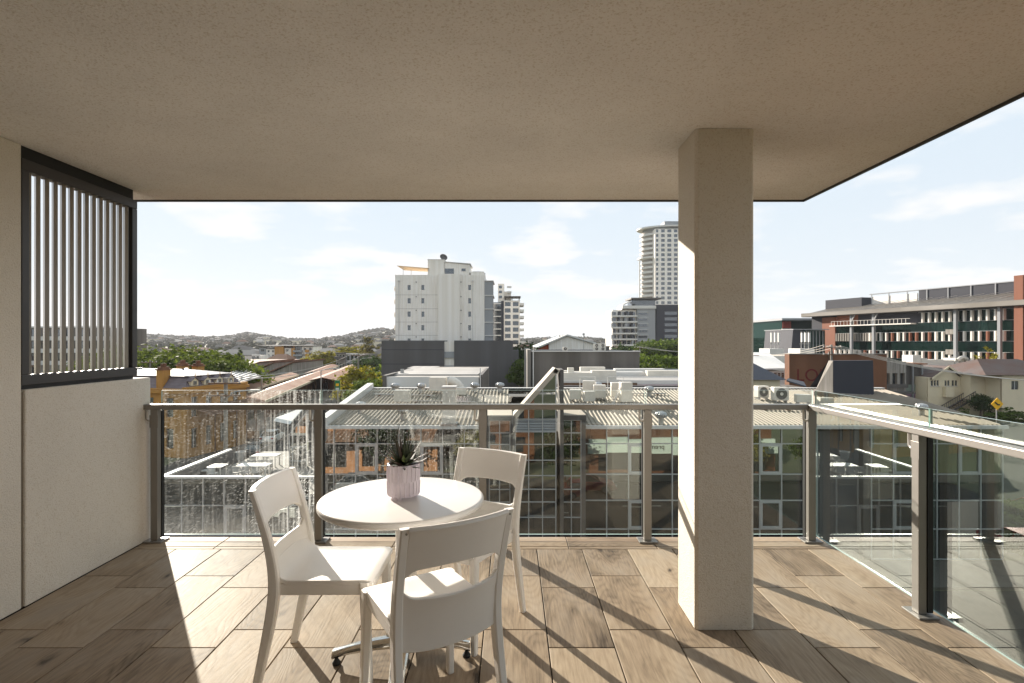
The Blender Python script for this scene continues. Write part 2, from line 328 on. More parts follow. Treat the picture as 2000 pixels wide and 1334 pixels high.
M['blade'] = mat('blade_powdercoat', srgb(140, 134, 126), .24, .0, .05, 6, spec=.8)
M['alu'] = mat('anodised_aluminium', srgb(138, 134, 129), .4, .35, .05, 5, .05, 300)
M['alu_light'] = mat('mill_aluminium', srgb(196, 192, 186), .35, .6, .05, 5)
M['gasket'] = mat('rubber_gasket', srgb(26, 26, 27), .6)
M['glass'] = glass_mat('clear_glass', (.945, .965, .955), .0)
M['glass_side'] = glass_mat('clear_side_glass', (.92, .955, .935), .12)
M['glass_wet'] = glass_mat('water_marked_glass', (.945, .965, .955), .0, (-1.80, 1.7, .8))
M['glass_wet2'] = glass_mat('spattered_glass', (.945, .965, .955), .0, (-.35, -.9, .6))
M['glass_edge'] = mat('polished_glass_edge', srgb(190, 214, 205), .2, 0, .05)
M['plastic'] = mat('cream_polypropylene', srgb(244, 241, 236), .38, 0, .025, 4, .12, 500, bdist=.001)
M['tabletop'] = mat('cream_laminate', srgb(243, 241, 237), .22, 0, .02, 3)
M['chrome'] = mat('polished_aluminium', srgb(200, 198, 194), .14, 1, .04, 6, .05, 30)
M['black'] = mat('black_rubber', srgb(22, 22, 22), .6)
M['lilac'] = mat('lilac_glaze', srgb(214, 203, 211), .3, 0, .09, 14)
M['soil'] = mat('potting_mix', srgb(60, 44, 32), .95, 0, .4, 60, .6, 80)
M['succ'] = mat('succulent_leaf', srgb(62, 72, 48), .55, 0, .35, 25)
M['succ2'] = mat('succulent_leaf_purple', srgb(74, 58, 50), .55, 0, .35, 25)
# ================================================================== BALCONY
# ---- floor
FE = 3.965                                 # outer edge of the tiling
fl = MB().box(-2.84, 2.25, -1.45, FE - .012, -.28, -.0125).build('balcony_floor', M['grout']); tag(fl, kind='structure')
def tile_mesh(w, l):
    b = .0018
    m = MB(); x, y = w / 2, l / 2
    m.add([(-x, -y, -.012), (x, -y, -.012), (x, y, -.012), (-x, y, -.012), (-x, -y, -b), (x, -y, -b), (x, y, -b), (-x, y, -b),
           (-x + b, -y + b, 0), (x - b, -y + b, 0), (x - b, y - b, 0), (-x + b, y - b, 0)],
          [(0, 1, 5, 4), (1, 2, 6, 5), (2, 3, 7, 6), (3, 0, 4, 7), (4, 5, 9, 8), (5, 6, 10, 9), (6, 7, 11, 10), (7, 4, 8, 11), (8, 9, 10, 11)])
    return m.mesh('tile', M['tile'])
tcache = {}
def put_tile(x0, x1, y0, y1, rot=False):
    g = .0026; w, l = x1 - x0 - 2 * g, y1 - y0 - 2 * g
    if w < .02 or l < .02: return
    if rot: w, l = l, w
    k = (round(w, 3), round(l, 3))
    if k not in tcache: tcache[k] = tile_mesh(*k)
    o = inst('tile', tcache[k], fl, ((x0 + x1) / 2, (y0 + y1) / 2, random.uniform(-.0006, 0)), (0, 0, (math.pi / 2 if rot else 0) + (math.pi if random.random() < .5 else 0)))
    o.rotation_euler[0] = random.uniform(-.0006, .0006); o.rotation_euler[1] = random.uniform(-.001, .001)
TW, TL = .3085, .617
xk = .17 - TW * 10
kk = -10
while xk < 2.235:
    x0, x1 = max(xk, -2.6), min(xk + TW, 2.235)
    if x1 > -2.6 + .01:
        y = 3.147 if kk % 2 == 0 else 3.305
        put_tile(x0, x1, y, 3.732)
        while y > -1.4:
            put_tile(x0, x1, max(y - TL, -1.4), y); y -= TL
    xk += TW; kk += 1
xb = .39 - 5 * .61
while xb < 2.235:
    put_tile(max(xb, -2.6), min(xb + .61, 2.235), 3.776, FE, True); xb += .61
xb = .39 - 5 * .61
while xb < 2.235:
    put_tile(max(xb, -2.6), min(xb + .61, 2.235), 3.734, 3.774, True); xb += .61
# ---- ceiling
CZ = 2.468; CE = 4.03; CR = 2.15
ce = MB().box(-2.95, CR, -1.45, CE, CZ, CZ + .3).build('balcony_ceiling', M['ceiling']); tag(ce, kind='structure')
MB().box(-2.95, CR + .016, CE + .002, CE + .016, CZ - .013, CZ + .31).build('drip_edge', M['charcoal'], ce)
MB().box(CR + .002, CR + .016, -1.45, CE + .001, CZ - .013, CZ + .31).build('drip_edge', M['charcoal'], ce)
# ---- side walls, rear wall, column
w = thing('side_wall', 'full height cream rendered wall standing before the slatted screen', 'wall', (-2.7, 1.0, 0))
MB().box(-2.84, -2.604, -1.45, 2.895, .0005, CZ - .001).build('wall_panel', M['wall'], w, bevel=.006)
w = thing('parapet_wall', 'waist high cream rendered wall below the slatted screen', 'wall', (-2.7, 3.4, 0))
MB().box(-2.80, -2.6, 2.912, 3.925, .0005, 1.163).build('wall_panel', M['wall'], w, bevel=.008)
MB().box(-2.79, -2.612, 2.896, 2.911, .0005, 1.15).build('joint_seal', mat('joint_mastic', srgb(128, 118, 104), .9), w)
w = thing('rear_wall', 'cream rendered apartment wall with sliding glass doors behind the balcony', 'wall', (0, -1.5, 0))
MB().wall((2.6, -1.45, 0), (-1, 0, 0), 5.44, CZ - .002, [(.2, 5.2, .02, 2.3)], .1).build('wall_panel', M['wall'], w)
M['dark_glass'] = facade_glass('interior_glass', (.03, .028, .025), .06)
for i in range(4): MB().box(-2.6 + i * 1.25 + .02, -2.6 + (i + 1) * 1.25 - .02, -1.54, -1.52, .03, 2.29).build('door_panel', M['dark_glass'], w)
cx0, cx1, cy0, cy1 = .901, 1.193, 2.68, 2.97; ch = .014
w = thing('column', 'square cream rendered concrete column with chamfered edges', 'column', (1.05, 2.825, 0))
MB().prism([(cx0 + ch, cy0, .0005), (cx1 - ch, cy0, .0005), (cx1, cy0 + ch, .0005), (cx1, cy1 - ch, .0005), (cx1 - ch, cy1, .0005), (cx0 + ch, cy1, .0005), (cx0, cy1 - ch, .0005), (cx0, cy0 + ch, .0005)], (0, 0, CZ - .001)).build('shaft', M['column'], w, bevel=.004)
# ---- slatted privacy screen
w = thing('slatted_screen', 'charcoal frame privacy screen of upright metal blades', 'screen', (-2.64, 3.35, 1.17))
sy0, sy1, sz0, sz1, sx = 2.905, 3.80, 1.185, 2.40, -2.64
MB().box(sx - .03, sx + .03, sy0, sy1, sz0, sz0 + .055).build('frame_rail', M['charcoal'], w, bevel=.003)
MB().box(sx - .03, sx + .03, sy0, sy1, sz1 - .06, sz1).build('frame_rail', M['charcoal'], w, bevel=.003)
MB().box(sx - .03, sx + .03, sy0, sy0 + .045, sz0 + .056, sz1 - .061).build('frame_stile', M['charcoal'], w, bevel=.003)
MB().box(sx - .03, sx + .03, sy1 - .05, sy1, sz0 + .056, sz1 - .061).build('frame_stile', M['charcoal'], w, bevel=.003)
MB().box(sx - .02, sx + .02, sy0, sy1 - .03, sz1 + .0005, CZ - .001).build('head_channel', M['gasket'], w)
MB().box(sx - .02, sx + .02, sy0, sy1 - .03, 1.1635, sz0 - .0005).build('sill_channel', M['gasket'], w)
bl = MB()
prof = [(-.025, -.008), (-.023, -.010), (.023, -.010), (.025, -.008), (.025, .008), (.023, .010), (-.023, .010), (-.025, .008)]
bl.prism([(a, b, 0) for a, b in prof], (0, 0, sz1 - sz0 - .118)); blm = bl.mesh('blade', M['blade'], True)
NB = 14
for k in range(NB):
    inst('blade', blm, w, (0, sy0 + .07 + (sy1 - sy0 - .145) * k / (NB - 1) - 3.35, sz0 + .0565 - 1.17), (0, 0, rad(-39)))
# ---- balustrade
RZ0, RZ1 = .938, .975
def bal_post(parent, x, y, axis):
    """axis 'x': rail runs along x, glass on +y; 'y': rail runs along y, glass on +x"""
    m = MB(); m.box(-.0255, .0255, -.025, .018, .0112, .9374)
    p = m.build('post', M['alu'], parent, bevel=.003, world=False)
    p.location = Vector((x, y, 0)) - parent.location; p.rotation_euler = (0, 0, 0 if axis == 'x' else -math.pi / 2)
    MB().box(-.065, .065, -.05, .055, .0006, .011).build('base_plate', M['alu'], p, bevel=.002, world=False)
    MB().box(-.03, .03, .019, .047, .02, .93).build('gasket', M['gasket'], p, world=False)
    g = MB(); g.tube([(-.028, -.01, .86), (-.045, -.012, .86), (-.058, -.012, .872), (-.058, -.012, .915), (-.058, -.012, .9375)], .009, 8)
    g.build('rail_bracket', M['alu_light'], p, smooth=True, world=False)
    MB().box(-.0295, .0295, -.0268, -.0252, .81, .9).build('clamp_cover', M['alu'], p, bevel=.001, world=False)
    g = MB(); g.lathe([(0, .0), (.004, .0), (.004, .004), (0, .005)], 10)
    return p
def panel(parent, x0, x1, y0, y1, m, z0=.03, z1=1.069):
    g = MB(); g.box(x0, x1, y0, y1, z0, z1)
    g.m = [1, 1, 0, 1, 0, 1] if (x1 - x0) > (y1 - y0) else [1, 1, 1, 0, 1, 0]
    return g.build('glass_panel', [m, M['glass_edge']], parent)
bf = thing('balustrade', 'aluminium and glass balustrade facing the glazed building, ending at the parapet wall', 'balustrade', (-.2, 3.88, 0))
PXS = [-2.533, -1.374, -.207, .962, 2.124]
for x in PXS: bal_post(bf, x, 3.88, 'x')
MB().prism([(-2.665, 3.845, RZ0), (2.089, 3.845, RZ0), (2.157, 3.913, RZ0), (-2.665, 3.913, RZ0)], (0, 0, RZ1 - RZ0)).build('top_rail', M['alu'], bf, bevel=.004)
for i in range(4):
    panel(bf, PXS[i] + .006 + (0.0 if i else .0), PXS[i + 1] - .006 + (.05 if i == 3 else 0), 3.929, 3.941, [M['glass_wet'], M['glass_wet2'], M['glass'], M['glass']][i])
br = thing('balustrade', 'aluminium and glass balustrade running beside the column towards the apartment', 'balustrade', (2.124, 1.2, 0))
PYS = [2.84, 1.80, .76, -.28, -1.32]
for y in PYS: bal_post(br, 2.124, y, 'y')
MB().prism([(2.0895, 3.843, RZ0), (2.0895, -1.4, RZ0), (2.1575, -1.4, RZ0), (2.1575, 3.911, RZ0)], (0, 0, RZ1 - RZ0)).build('top_rail', M['alu'], br, bevel=.004)
pr = [3.92] + PYS
for i in range(5): panel(br, 2.174, 2.186, pr[i + 1] + .006, pr[i] - .006, M['glass_side'])
# ---- chairs
def sweep(path, n_sub=4):
    """path: list of (x, y, z, half_x, half_y); chamfered rectangular section, Catmull-Rom smoothed"""
    pts = []
    for i in range(len(path) - 1):
        p0, p1, p2, p3 = (path[max(i - 1, 0)], path[i], path[i + 1], path[min(i + 2, len(path) - 1)])
        for j in range(n_sub):
            t = j / n_sub
            pts.append(tuple(.5 * ((2 * p1[k]) + (-p0[k] + p2[k]) * t + (2 * p0[k] - 5 * p1[k] + 4 * p2[k] - p3[k]) * t * t + (-p0[k] + 3 * p1[k] - 3 * p2[k] + p3[k]) * t ** 3) for k in range(5)))
    pts.append(path[-1])
    m = MB(); vs = []; c = .35
    for x, y, z, a, b in pts:
        for sx_, sy_ in ((1, c), (c, 1), (-c, 1), (-1, c), (-1, -c), (-c, -1), (c, -1), (1, -c)):
            vs.append((x + a * (sx_ if abs(sx_) == 1 else sx_ * 1.9), y + b * (sy_ if abs(sy_) == 1 else sy_ * 1.9), z))
    n = 8; fs = [(i * n + k, i * n + (k + 1) % n, (i + 1) * n + (k + 1) % n, (i + 1) * n + k) for i in range(len(pts) - 1) for k in range(n)]
    fs += [tuple(reversed(range(n))), tuple((len(pts) - 1) * n + k for k in range(n))]
    return m.add(vs, fs)
UP = [(-.262, 0), (-.232, .14), (-.200, .30), (-.186, .42), (-.192, .52), (-.212, .62), (-.240, .72), (-.272, .822)]
def upx(z):
    for (xa, za), (xb_, zb) in zip(UP, UP[1:]):
        if za <= z <= zb: return xa + (xb_ - xa) * (z - za) / (zb - za)
    return UP[-1][0]
def shell(fn_f, th, nu, nv):
    """closed sheet: fn(i/nu, j/nv) -> (point, normal)"""
    m = MB(); V1 = []; V2 = []
    for j in range(nv + 1):
        for i in range(nu + 1):
            p, n = fn_f(i / nu, j / nv); V1.append(Vector(p) + Vector(n) * th / 2); V2.append(Vector(p) - Vector(n) * th / 2)
    w_ = nu + 1; N1 = len(V1); fs = []
    for j in range(nv):
        for i in range(nu):
            a = j * w_ + i; fs.append((a, a + 1, a + w_ + 1, a + w_)); fs.append((N1 + a, N1 + a + w_, N1 + a + w_ + 1, N1 + a + 1))
    for i in range(nu):
        fs.append((i, N1 + i, N1 + i + 1, i + 1)); a = nv * w_ + i; fs.append((a, a + 1, N1 + a + 1, N1 + a))
    for j in range(nv):
        a = j * w_; fs.append((a, a + w_, N1 + a + w_, N1 + a)); a = j * w_ + nu; fs.append((a, N1 + a, N1 + a + w_, a + w_))
    return m.add(V1 + V2, fs)
HW = .196
def make_chair(label, loc, rz):
    t = thing('chair', label, 'chair', loc, rz, 'chairs around the balcony table')
    for s in (-1, 1):
        path = [(x, s * (HW - .004 + .012 * abs(z - .45)), z, .021 - .009 * max(0, (z - .45) / .37) - .005 * max(0, (.3 - z) / .3), .0165 - .003 * max(0, (.3 - z) / .3)) for x, z in UP]
        sweep(path).build('rear_leg', M['plastic'], t, smooth=30, world=False)
        sweep([(.176, s * .178, .448, .021, .018), (.18, s * .180, .3, .019, .0165), (.188, s * .185, .12, .0165, .0145), (.196, s * .19, 0, .0145, .013)]).build('front_leg', M['plastic'], t, smooth=30, world=False)
    bul = lambda y: -.034 * (1 - (y / HW) ** 2)
    def up_panel(a, b):
        y = -(HW - .012) + 2 * (HW - .012) * a; k = .028 * max(0, (abs(2 * a - 1) - .74) / .26) ** 2; z = .664 - k + (.822 - .664 + k) * b
        z += .010 * (1 - b) * (1 - (y / HW) ** 2) - .000
        return (upx(min(z, .822)) + bul(y), y, z), (1, 0, .2)
    ob = shell(up_panel, .016, 30, 6).build('backrest', M['plastic'], t, smooth=30, bevel=.004, world=False)
    # stiffening rim round the rear of the backrest
    rim = MB(); rim.tube([(upx(.818) + bul(y) - .006, y, .815) for y in [-(HW - .012) + 2 * (HW - .012) * k / 14 for k in range(15)]], .010, 8)
    rim.build('backrest_rim', M['plastic'], t, smooth=True, world=False)
    def low_panel(a, b):
        y = -(HW - .012) + 2 * (HW - .012) * a; k = .030 * max(0, (abs(2 * a - 1) - .74) / .26) ** 2; z0_ = .385 - .018 * (1 - abs(2 * a - 1) ** 2.5); z = z0_ + (.572 + k - z0_) * b
        zc = max(.40, z)
        return (upx(zc) + bul(y) * (.55 + .45 * b), y, z - .014 * (1 - (y / HW) ** 2) * b), (1, 0, .1)
    shell(low_panel, .016, 30, 8).build('lower_back', M['plastic'], t, smooth=30, bevel=.004, world=False)
    def seat(a, b):
        x = -.192 + .40 * b; hw = (HW - .008) * (1 - .02 * b) ; y = -hw + 2 * hw * a
        e = max(0, (b - .9) / .1)
        z = .446 - .012 * math.sin(math.pi * min(1, b * 1.1)) * (1 - (y / hw) ** 2) - .010 * e * e
        f = max(0, 1 - b / .14); z += .06 * f * f
        return (x + bul(y) * max(0, 1 - 3 * b) * .6, y, z), (-.15 * f, 0, 1)
    shell(seat, .018, 18, 22).build('seat', M['plastic'], t, smooth=30, bevel=.004, world=False)
    ap = MB()
    for s in (-1, 1): ap.bar((-.175, s * (HW - .015), .418), (.17, s * (HW - .019), .418), .014, .046)
    ap.bar((.192, -.165, .42), (.192, .165, .42), .014, .042)
    ap.build('seat_apron', M['plastic'], t, bevel=.004, world=False)
    for s in (-1, 1):
        c = MB(); c.lathe([(0, .0), (.0035, 0), (.0035, .002), (0, .002)], 10)
        o = c.build('screw_cap', M['alu'], t, world=False); o.location = (upx(.81) - .0135, s * (HW - .002), .806); o.rotation_euler = (0, -math.pi / 2, 0)
    return t
make_chair('cream plastic chair turned sideways, its back towards the parapet wall', (-.77, 2.385, .0006), 0)
make_chair('cream plastic chair with its back turned to the apartment', (-.322, 2.075, .0006), math.atan2(.847, -.534))
make_chair('cream plastic chair tucked under the table on the railing side', (-.242, 2.735, .0006), math.atan2(-.874, -.485))
# ---- table
TX, TY, TZ = -.488, 2.427, .73
t = thing('cafe_table', 'round cream cafe table on a polished four foot pedestal', 'table', (TX, TY, 0))
R_ = .362
tp = MB().lathe([(0, -.028), (R_ - .03, -.028), (R_ - .01, -.030), (R_ - .002, -.026), (R_, -.018), (R_ - .001, -.008), (R_ - .006, -.002), (R_ - .014, 0), (0, 0)], 96, (0, 0, TZ))
tp.build('tabletop', M['tabletop'], t, smooth=50, world=False)
MB().lathe([(.0, .09), (.03, .09), (.03, .69), (.0, .69)], 24).build('pedestal', M['alu_light'], t, smooth=True, world=False)
MB().box(-.14, .14, -.14, .14, .686, .701).build('top_plate', M['black'], t, world=False)
MB().lathe([(0, .125), (.036, .125), (.05, .10), (.06, .07), (.052, .05), (0, .05)], 24).build('hub', M['chrome'], t, smooth=True, world=False)
for k in range(4):
    an = rad(6 + 90 * k); a = MB(); vs = []; n = 14
    ux_, uy_ = math.cos(an), math.sin(an)
    secs = []
    for i in range(n + 1):
        q = i / n; r = .035 + .265 * q; zc = .088 - .038 * q ** 1.6 ; hw = .042 - .014 * q + .010 * max(0, (q - .8) / .2); hh = .026 - .010 * q
        ring = []
        for j in range(10):
            th = 2 * math.pi * j / 10; ring.append((r * ux_ - uy_ * hw * math.cos(th), r * uy_ + ux_ * hw * math.cos(th), zc + hh * math.sin(th)))
        secs += ring
    fs = [(i * 10 + j, i * 10 + (j + 1) % 10, (i + 1) * 10 + (j + 1) % 10, (i + 1) * 10 + j) for i in range(n) for j in range(10)]
    fs += [tuple(reversed(range(10))), tuple(n * 10 + j for j in range(10))]
    a.add(secs, fs); ft = a.build('foot', M['chrome'], t, smooth=50, world=False)
    g = MB(); g.lathe([(0, .0008), (.017, .0008), (.019, .01), (.013, .018), (.008, .026), (.008, .045), (0, .045)], 14, (.285 * ux_, .285 * uy_, 0)); g.build('glide', M['black'], ft, smooth=True, world=False)
# ---- potted succulent
t = thing('potted_plant', 'spiky succulent in a fluted lilac ceramic pot on the table', 'plant', (TX + .005, TY, TZ + .0004))
def flute(n, r0, ph, z0, z1, rt, rb):
    m = MB(); seg = 8; N_ = n * seg; rows = 10; vs = []
    for i in range(rows + 1):
        q = i / rows; z = z0 + (z1 - z0) * q
        for k in range(N_):
            th = 2 * math.pi * k / N_ + ph; loc = abs(((k % seg) / seg) * 2 - 1)
            ridge = max(0, loc - .72) / .28
            fade = min(1, q / .12) * min(1, (1 - q) / .12)
            r = r0 - .004 + .0045 * ridge * (.35 + .65 * fade) + .002 * (1 - fade) * 0
            r *= (rb + (rt - rb) * q)
            vs.append((r * math.cos(th), r * math.sin(th), z))
    fs = [(i * N_ + k, i * N_ + (k + 1) % N_, (i + 1) * N_ + (k + 1) % N_, (i + 1) * N_ + k) for i in range(rows) for k in range(N_)]
    return m.add(vs, fs)
pm = flute(22, .0735, 0, .076, .148, 1, 1); pm2 = flute(22, .0735, math.pi / 22, .012, .0765, 1, .985)
pm.add(pm2.v, pm2.f)
pm.lathe([(.0, .012), (.0695, .0122)], 48); pm.lathe([(.0705, .148), (.0665, .1505), (.064, .147), (.063, .12), (0, .12)], 48)
pot = pm.build('pot', M['lilac'], t, smooth=25, world=False)
for k in range(3):
    a = rad(20 + 120 * k); MB().cyl(.052 * math.cos(a), .052 * math.sin(a), 0, .0121, .011, 14).build('pot_foot', M['lilac'], pot, world=False, smooth=True)
sl = MB().lathe([(0, .137), (.03, .138), (.0632, .132)], 24).build('soil', M['soil'], t, world=False)
rs = random.Random(5)
def leaf(length, base_w, az, el, curve, m):
    b = MB(); vs = []; n = 7; pos = Vector((0, 0, 0)); ang = el
    d = Vector((math.cos(az), math.sin(az), 0)); side = Vector((-math.sin(az), math.cos(az), 0))
    for i in range(n + 1):
        q = i / n; wv = base_w * (1 - q) ** .75 * (1 + .35 * math.sin(math.pi * min(1, q * 1.6))) + .0004
        nrm = Vector((0, 0, 1)) * math.cos(ang) - d * math.sin(ang)
        vs += [pos + side * wv, pos + nrm * wv * .12 , pos - side * wv, pos - nrm * wv * .55]
        pos = pos + (d * math.cos(ang) + Vector((0, 0, 1)) * math.sin(ang)) * length / n; ang += curve / n
    fs = [(i * 4 + k, i * 4 + (k + 1) % 4, (i + 1) * 4 + (k + 1) % 4, (i + 1) * 4 + k) for i in range(n) for k in range(4)]
    b.add(vs, fs); return b
for k in range(54):
    q = k / 53; az = k * 2.39996 + rs.uniform(-.2, .2); el = rad(6 + 66 * q ** 1.2 + rs.uniform(-8, 8))
    L_ = (.096 + .034 * q + rs.uniform(-.015, .02)) * (1.0 if q < .8 else 1.0); b = leaf(L_, .0085 + .002 * (1 - q), az, el, rs.uniform(-.1, .55), None)
    o = b.build('leaf', M['succ'] if rs.random() < .62 else M['succ2'], t, smooth=True, world=False); o.location = (math.cos(az) * .014 * (1 - q), math.sin(az) * .014 * (1 - q), .138 + .012 * q)
b = leaf(.03, .013, -2.0, rad(70), .2, None); o = b.build('leaf', mat('pale_leaf', srgb(120, 140, 80), .4), t, smooth=True, world=False); o.location = (.012, -.04, .165)
st = MB(); st.tube([(-.012, 0, .15), (-.022, -.005, .20), (-.030, -.008, .25), (-.022, -.008, .30), (-.014, -.006, .325)], [.0022, .002, .0018, .0014, .001], 6); st.build('flower_stalk', M['succ2'], t, smooth=True, world=False)
# ================================================================== CITY: materials
M['asphalt'] = mat('asphalt', srgb(40, 39, 38), .95, 0, .25, .4, .3, 30)
M['ground'] = mat('suburb_ground', srgb(96, 100, 72), .95, 0, .35, .03)
M['concrete'] = mat('weathered_concrete', srgb(150, 145, 138), .9, 0, .14, .5, streak=.35)
M['concrete_dark'] = mat('stained_concrete', srgb(118, 112, 106), .9, 0, .18, .5, streak=.45)
M['tower_white'] = mat('tower_white_render', srgb(238, 233, 226), .85, 0, .05, .25, streak=.10)
M['tower_grey'] = mat('podium_charcoal', srgb(92, 90, 91), .85, 0, .08, .3, streak=.16)
M['white_metal'] = mat('white_metal', srgb(204, 202, 197), .55, 0, .08, .8)
M['ac'] = mat('air_conditioner_cream', srgb(214, 207, 194), .5, 0, .1, 2)
M['galv'] = mat('galvanised_steel', srgb(170, 170, 168), .35, .7, .15, 3)
M['roof_pale'] = mat('zincalume_roof', srgb(142, 132, 117), .65, .0, .2, .35, streak=0, spec=.3)
M['roof_flat'] = ribbed('flat_sheet_roof', srgb(160, 157, 152), .3, 0, .65, 0, .12, .015)
M['mullion'] = mat('mullion', srgb(188, 190, 190), .35, .4, .05)
M['frame_dark'] = mat('fin_charcoal', srgb(84, 80, 76), .6, 0, .1, .6)
M['frame_sunlit'] = mat('fin_sunlit', srgb(176, 164, 148), .8, 0, .1, .6)  # dark frame's sunlit tone put into the colour, for sloping beam and bay tops
M['pane'] = facade_glass('office_glass', (.003, .0033, .0033), .2, (.93, .97, .95), .0012)
M['pane_far'] = facade_glass('far_window_glass', (.03, .035, .04), .10, (.85, .92, 1), 0, .08)
M['pane_green'] = facade_glass('green_glass', (.005, .016, .013), .0, (.4, .62, .56), 0, .03)
M['ochre'] = mat('ochre_render', srgb(176, 128, 62), .85, 0, .14, .5, streak=.12)
M['slate'] = ribbed('purple_grey_sheet', srgb(112, 102, 104), .25, 0, .55, 0, .22, .02, scale=.8)
M['roof_bluegrey'] = ribbed('blue_grey_sheet', srgb(112, 117, 124), .4, 0, .65, 0, .1, .02)
M['rust'] = ribbed('rusted_sheet', srgb(132, 96, 74), .35, 0, .7, 0, .3, .02, dirt=srgb(92, 62, 46), scale=.35)
M['rust_pale'] = ribbed('faded_sheet', srgb(146, 118, 98), .35, 0, .6, 0, .15, .02, dirt=srgb(136, 96, 72), scale=.25)
M['timber'] = mat('brown_timber', srgb(104, 78, 58), .85, 0, .2, 1)
M['cream_board'] = mat('cream_weatherboard', srgb(216, 202, 172), .75, 0, .06, .6)
M['brick'] = mat('brown_brick', srgb(124, 84, 58), .9, 0, .25, .5, streak=.25, dirt=srgb(88, 58, 40))
M['orange'] = mat('terracotta_panel', srgb(132, 82, 60), .8, 0, .08, .5)
M['navy'] = mat('navy_render', srgb(50, 52, 60), .8, 0, .08, .4)
M['midgrey'] = mat('mid_grey_render', srgb(146, 148, 150), .8, 0, .06, .3)
M['yellow'] = mat('yellow_sign', srgb(240, 182, 20), .5)
M['green_sign'] = mat('green_sign', srgb(30, 110, 66), .5)
M['red'] = mat('red_paint', srgb(176, 30, 26), .35)
M['bark'] = mat('bark', srgb(92, 76, 62), .95, 0, .3, 4)
M['leaf_fig'] = leaf_mat('fig_leaves', srgb(82, 96, 34))
M['leaf_mid'] = leaf_mat('mid_green_leaves', srgb(84, 102, 44))
M['leaf_yel'] = leaf_mat('yellow_green_leaves', srgb(128, 124, 42))
M['leaf_dark'] = leaf_mat('dark_green_leaves', srgb(58, 76, 40))
M['leaf_dry'] = leaf_mat('olive_leaves', srgb(100, 96, 58))
UB = MB().box(-.5, .5, -.5, .5, -.5, .5)
_ub = {}
def ubox(m):
    if m.name not in _ub: _ub[m.name] = UB.mesh('unit_' + m.name, m)
    return _ub[m.name]
def bx(name, m, parent, x0, x1, y0, y1, z0, z1):
    l = parent.location if parent is not None else Vector()
    if parent is not None and parent.parent is not None: l = l + parent.parent.location
    return inst(name, ubox(m), parent, Vector(((x0 + x1) / 2, (y0 + y1) / 2, (z0 + z1) / 2)) - Vector(l), (0, 0, 0), (abs(x1 - x0), abs(y1 - y0), abs(z1 - z0)))
# ------------------------------------------------------------------ ground, streets
g = MB(); g.quad((-2900, -900, GZ - .02), (2900, -900, GZ - .02), (2900, 2600, GZ - .02), (-2900, 2600, GZ - .02)); tag(g.build('ground', M['ground']), kind='structure')
g = MB(); g.quad((-120, 13.5, GZ), (140, 13.5, GZ), (140, 26.5, GZ), (-120, 26.5, GZ)); tag(g.build('road', M['asphalt']), kind='structure')
g = MB(); g.quad((-31, 26.6, GZ), (-21, 26.6, GZ), (-30, 120, GZ), (-41, 120, GZ)); tag(g.build('side_road', M['asphalt']), kind='structure')
g = MB(); g.quad((31, 26.6, GZ), (140, 26.6, GZ), (140, 82, GZ), (31, 82, GZ)); tag(g.build('side_street', M['asphalt']), kind='structure')
M['paving'] = mat('footpath_concrete', srgb(82, 79, 74), .9, 0, .12, .5)
tag(MB().box(-120, 140, 10.4, 13.4, GZ - .05, GZ + .13).build('pavement', M['paving']), kind='structure')
tag(MB().box(-20.6, 30.6, 26.6, 29.85, GZ - .05, GZ + .13).build('pavement', M['paving']), kind='structure')
mk = mat('road_paint', srgb(225, 222, 210), .7)
ln = MB()
for k in range(30): ln.box(-90 + k * 7, -87 + k * 7, 19.9, 20.05, GZ + .003, GZ + .006)
tag(ln.build('road_marking', mk), kind='structure')
# ------------------------------------------------------------------ glazed office building across the street
FY = 30.0
ob = thing('office_building', 'low glazed office building with pale ribbed roof and pointed central gable', 'building', (2, FY, GZ))
XL, XR = PX(630, FY), PX(1957, FY)
ZT = PZ(832, FY); SL = .118; RY = 39.6
def roofz(y): return ZT + .08 + SL * (y - FY) if y <= RY else ZT + .08 + SL * (RY - FY) - .12 * (y - RY)
def roofP(u, v):
    Y = (1.42 - (ZT + .08) + SL * FY) / (SL + (v - 667) / FPX); return Vector((PX(u, Y), Y, roofz(Y)))
bx('core', M['tower_grey'], ob, XL + .3, XR - .2, FY + .35, 52, GZ, ZT - .35)
bx('end_wall', M['concrete'], ob, XL, XL + .28, FY, 52, GZ, ZT - .02)
# roof sheeting with trapezoid ribs
def ribbed_roof(x0, x1, y0, y1, z0, z1, pitch=.38, h=.055, w=.10):
    m = MB(); vs = []; prof = []
    n = int((x1 - x0) / pitch)
    for k in range(n):
        a = x0 + k * pitch; prof += [(a, 0), (a + pitch - w, 0), (a + pitch - w * .75, h), (a + pitch - w * .25, h)]
    prof.append((x0 + n * pitch, 0))
    for (x, dz) in prof: vs += [(x, y0, z0 + dz), (x, y1, z1 + dz)]
    return m.add(vs, [(2 * i, 2 * i + 2, 2 * i + 3, 2 * i + 1) for i in range(len(prof) - 1)])
rA = roofz(FY); rB = roofz(RY)
ribbed_roof(XL + .35, PX(1000, FY), FY - .15, RY, rA - .02, rB, .24).build('roof_sheet', M['roof_pale'], ob)
ribbed_roof(PX(1100, FY), XR, FY - .15, RY, rA - .02, rB, .24).build('roof_sheet', M['roof_pale'], ob)
ribbed_roof(XL + .35, XR, RY + .01, 50, rB, roofz(50), .24).build('roof_sheet', M['roof_pale'], ob)
bx('ridge_capping', M['white_metal'], ob, XL + .3, XR, RY - .2, RY + .2, rB + .04, rB + .09)
m = MB(); m.bar((XL + .1, FY - .2, rA + .16), (XL + .1, RY + .2, rB + .16), .42, .5); m.build('side_parapet', M['white_metal'], ob)
for a, b in ((XL, PX(943, FY)), (PX(1143, FY), XR + .1)): bx('gutter', M['white_metal'], ob, a, b, FY - .32, FY - .14, ZT - .12, ZT + .06)
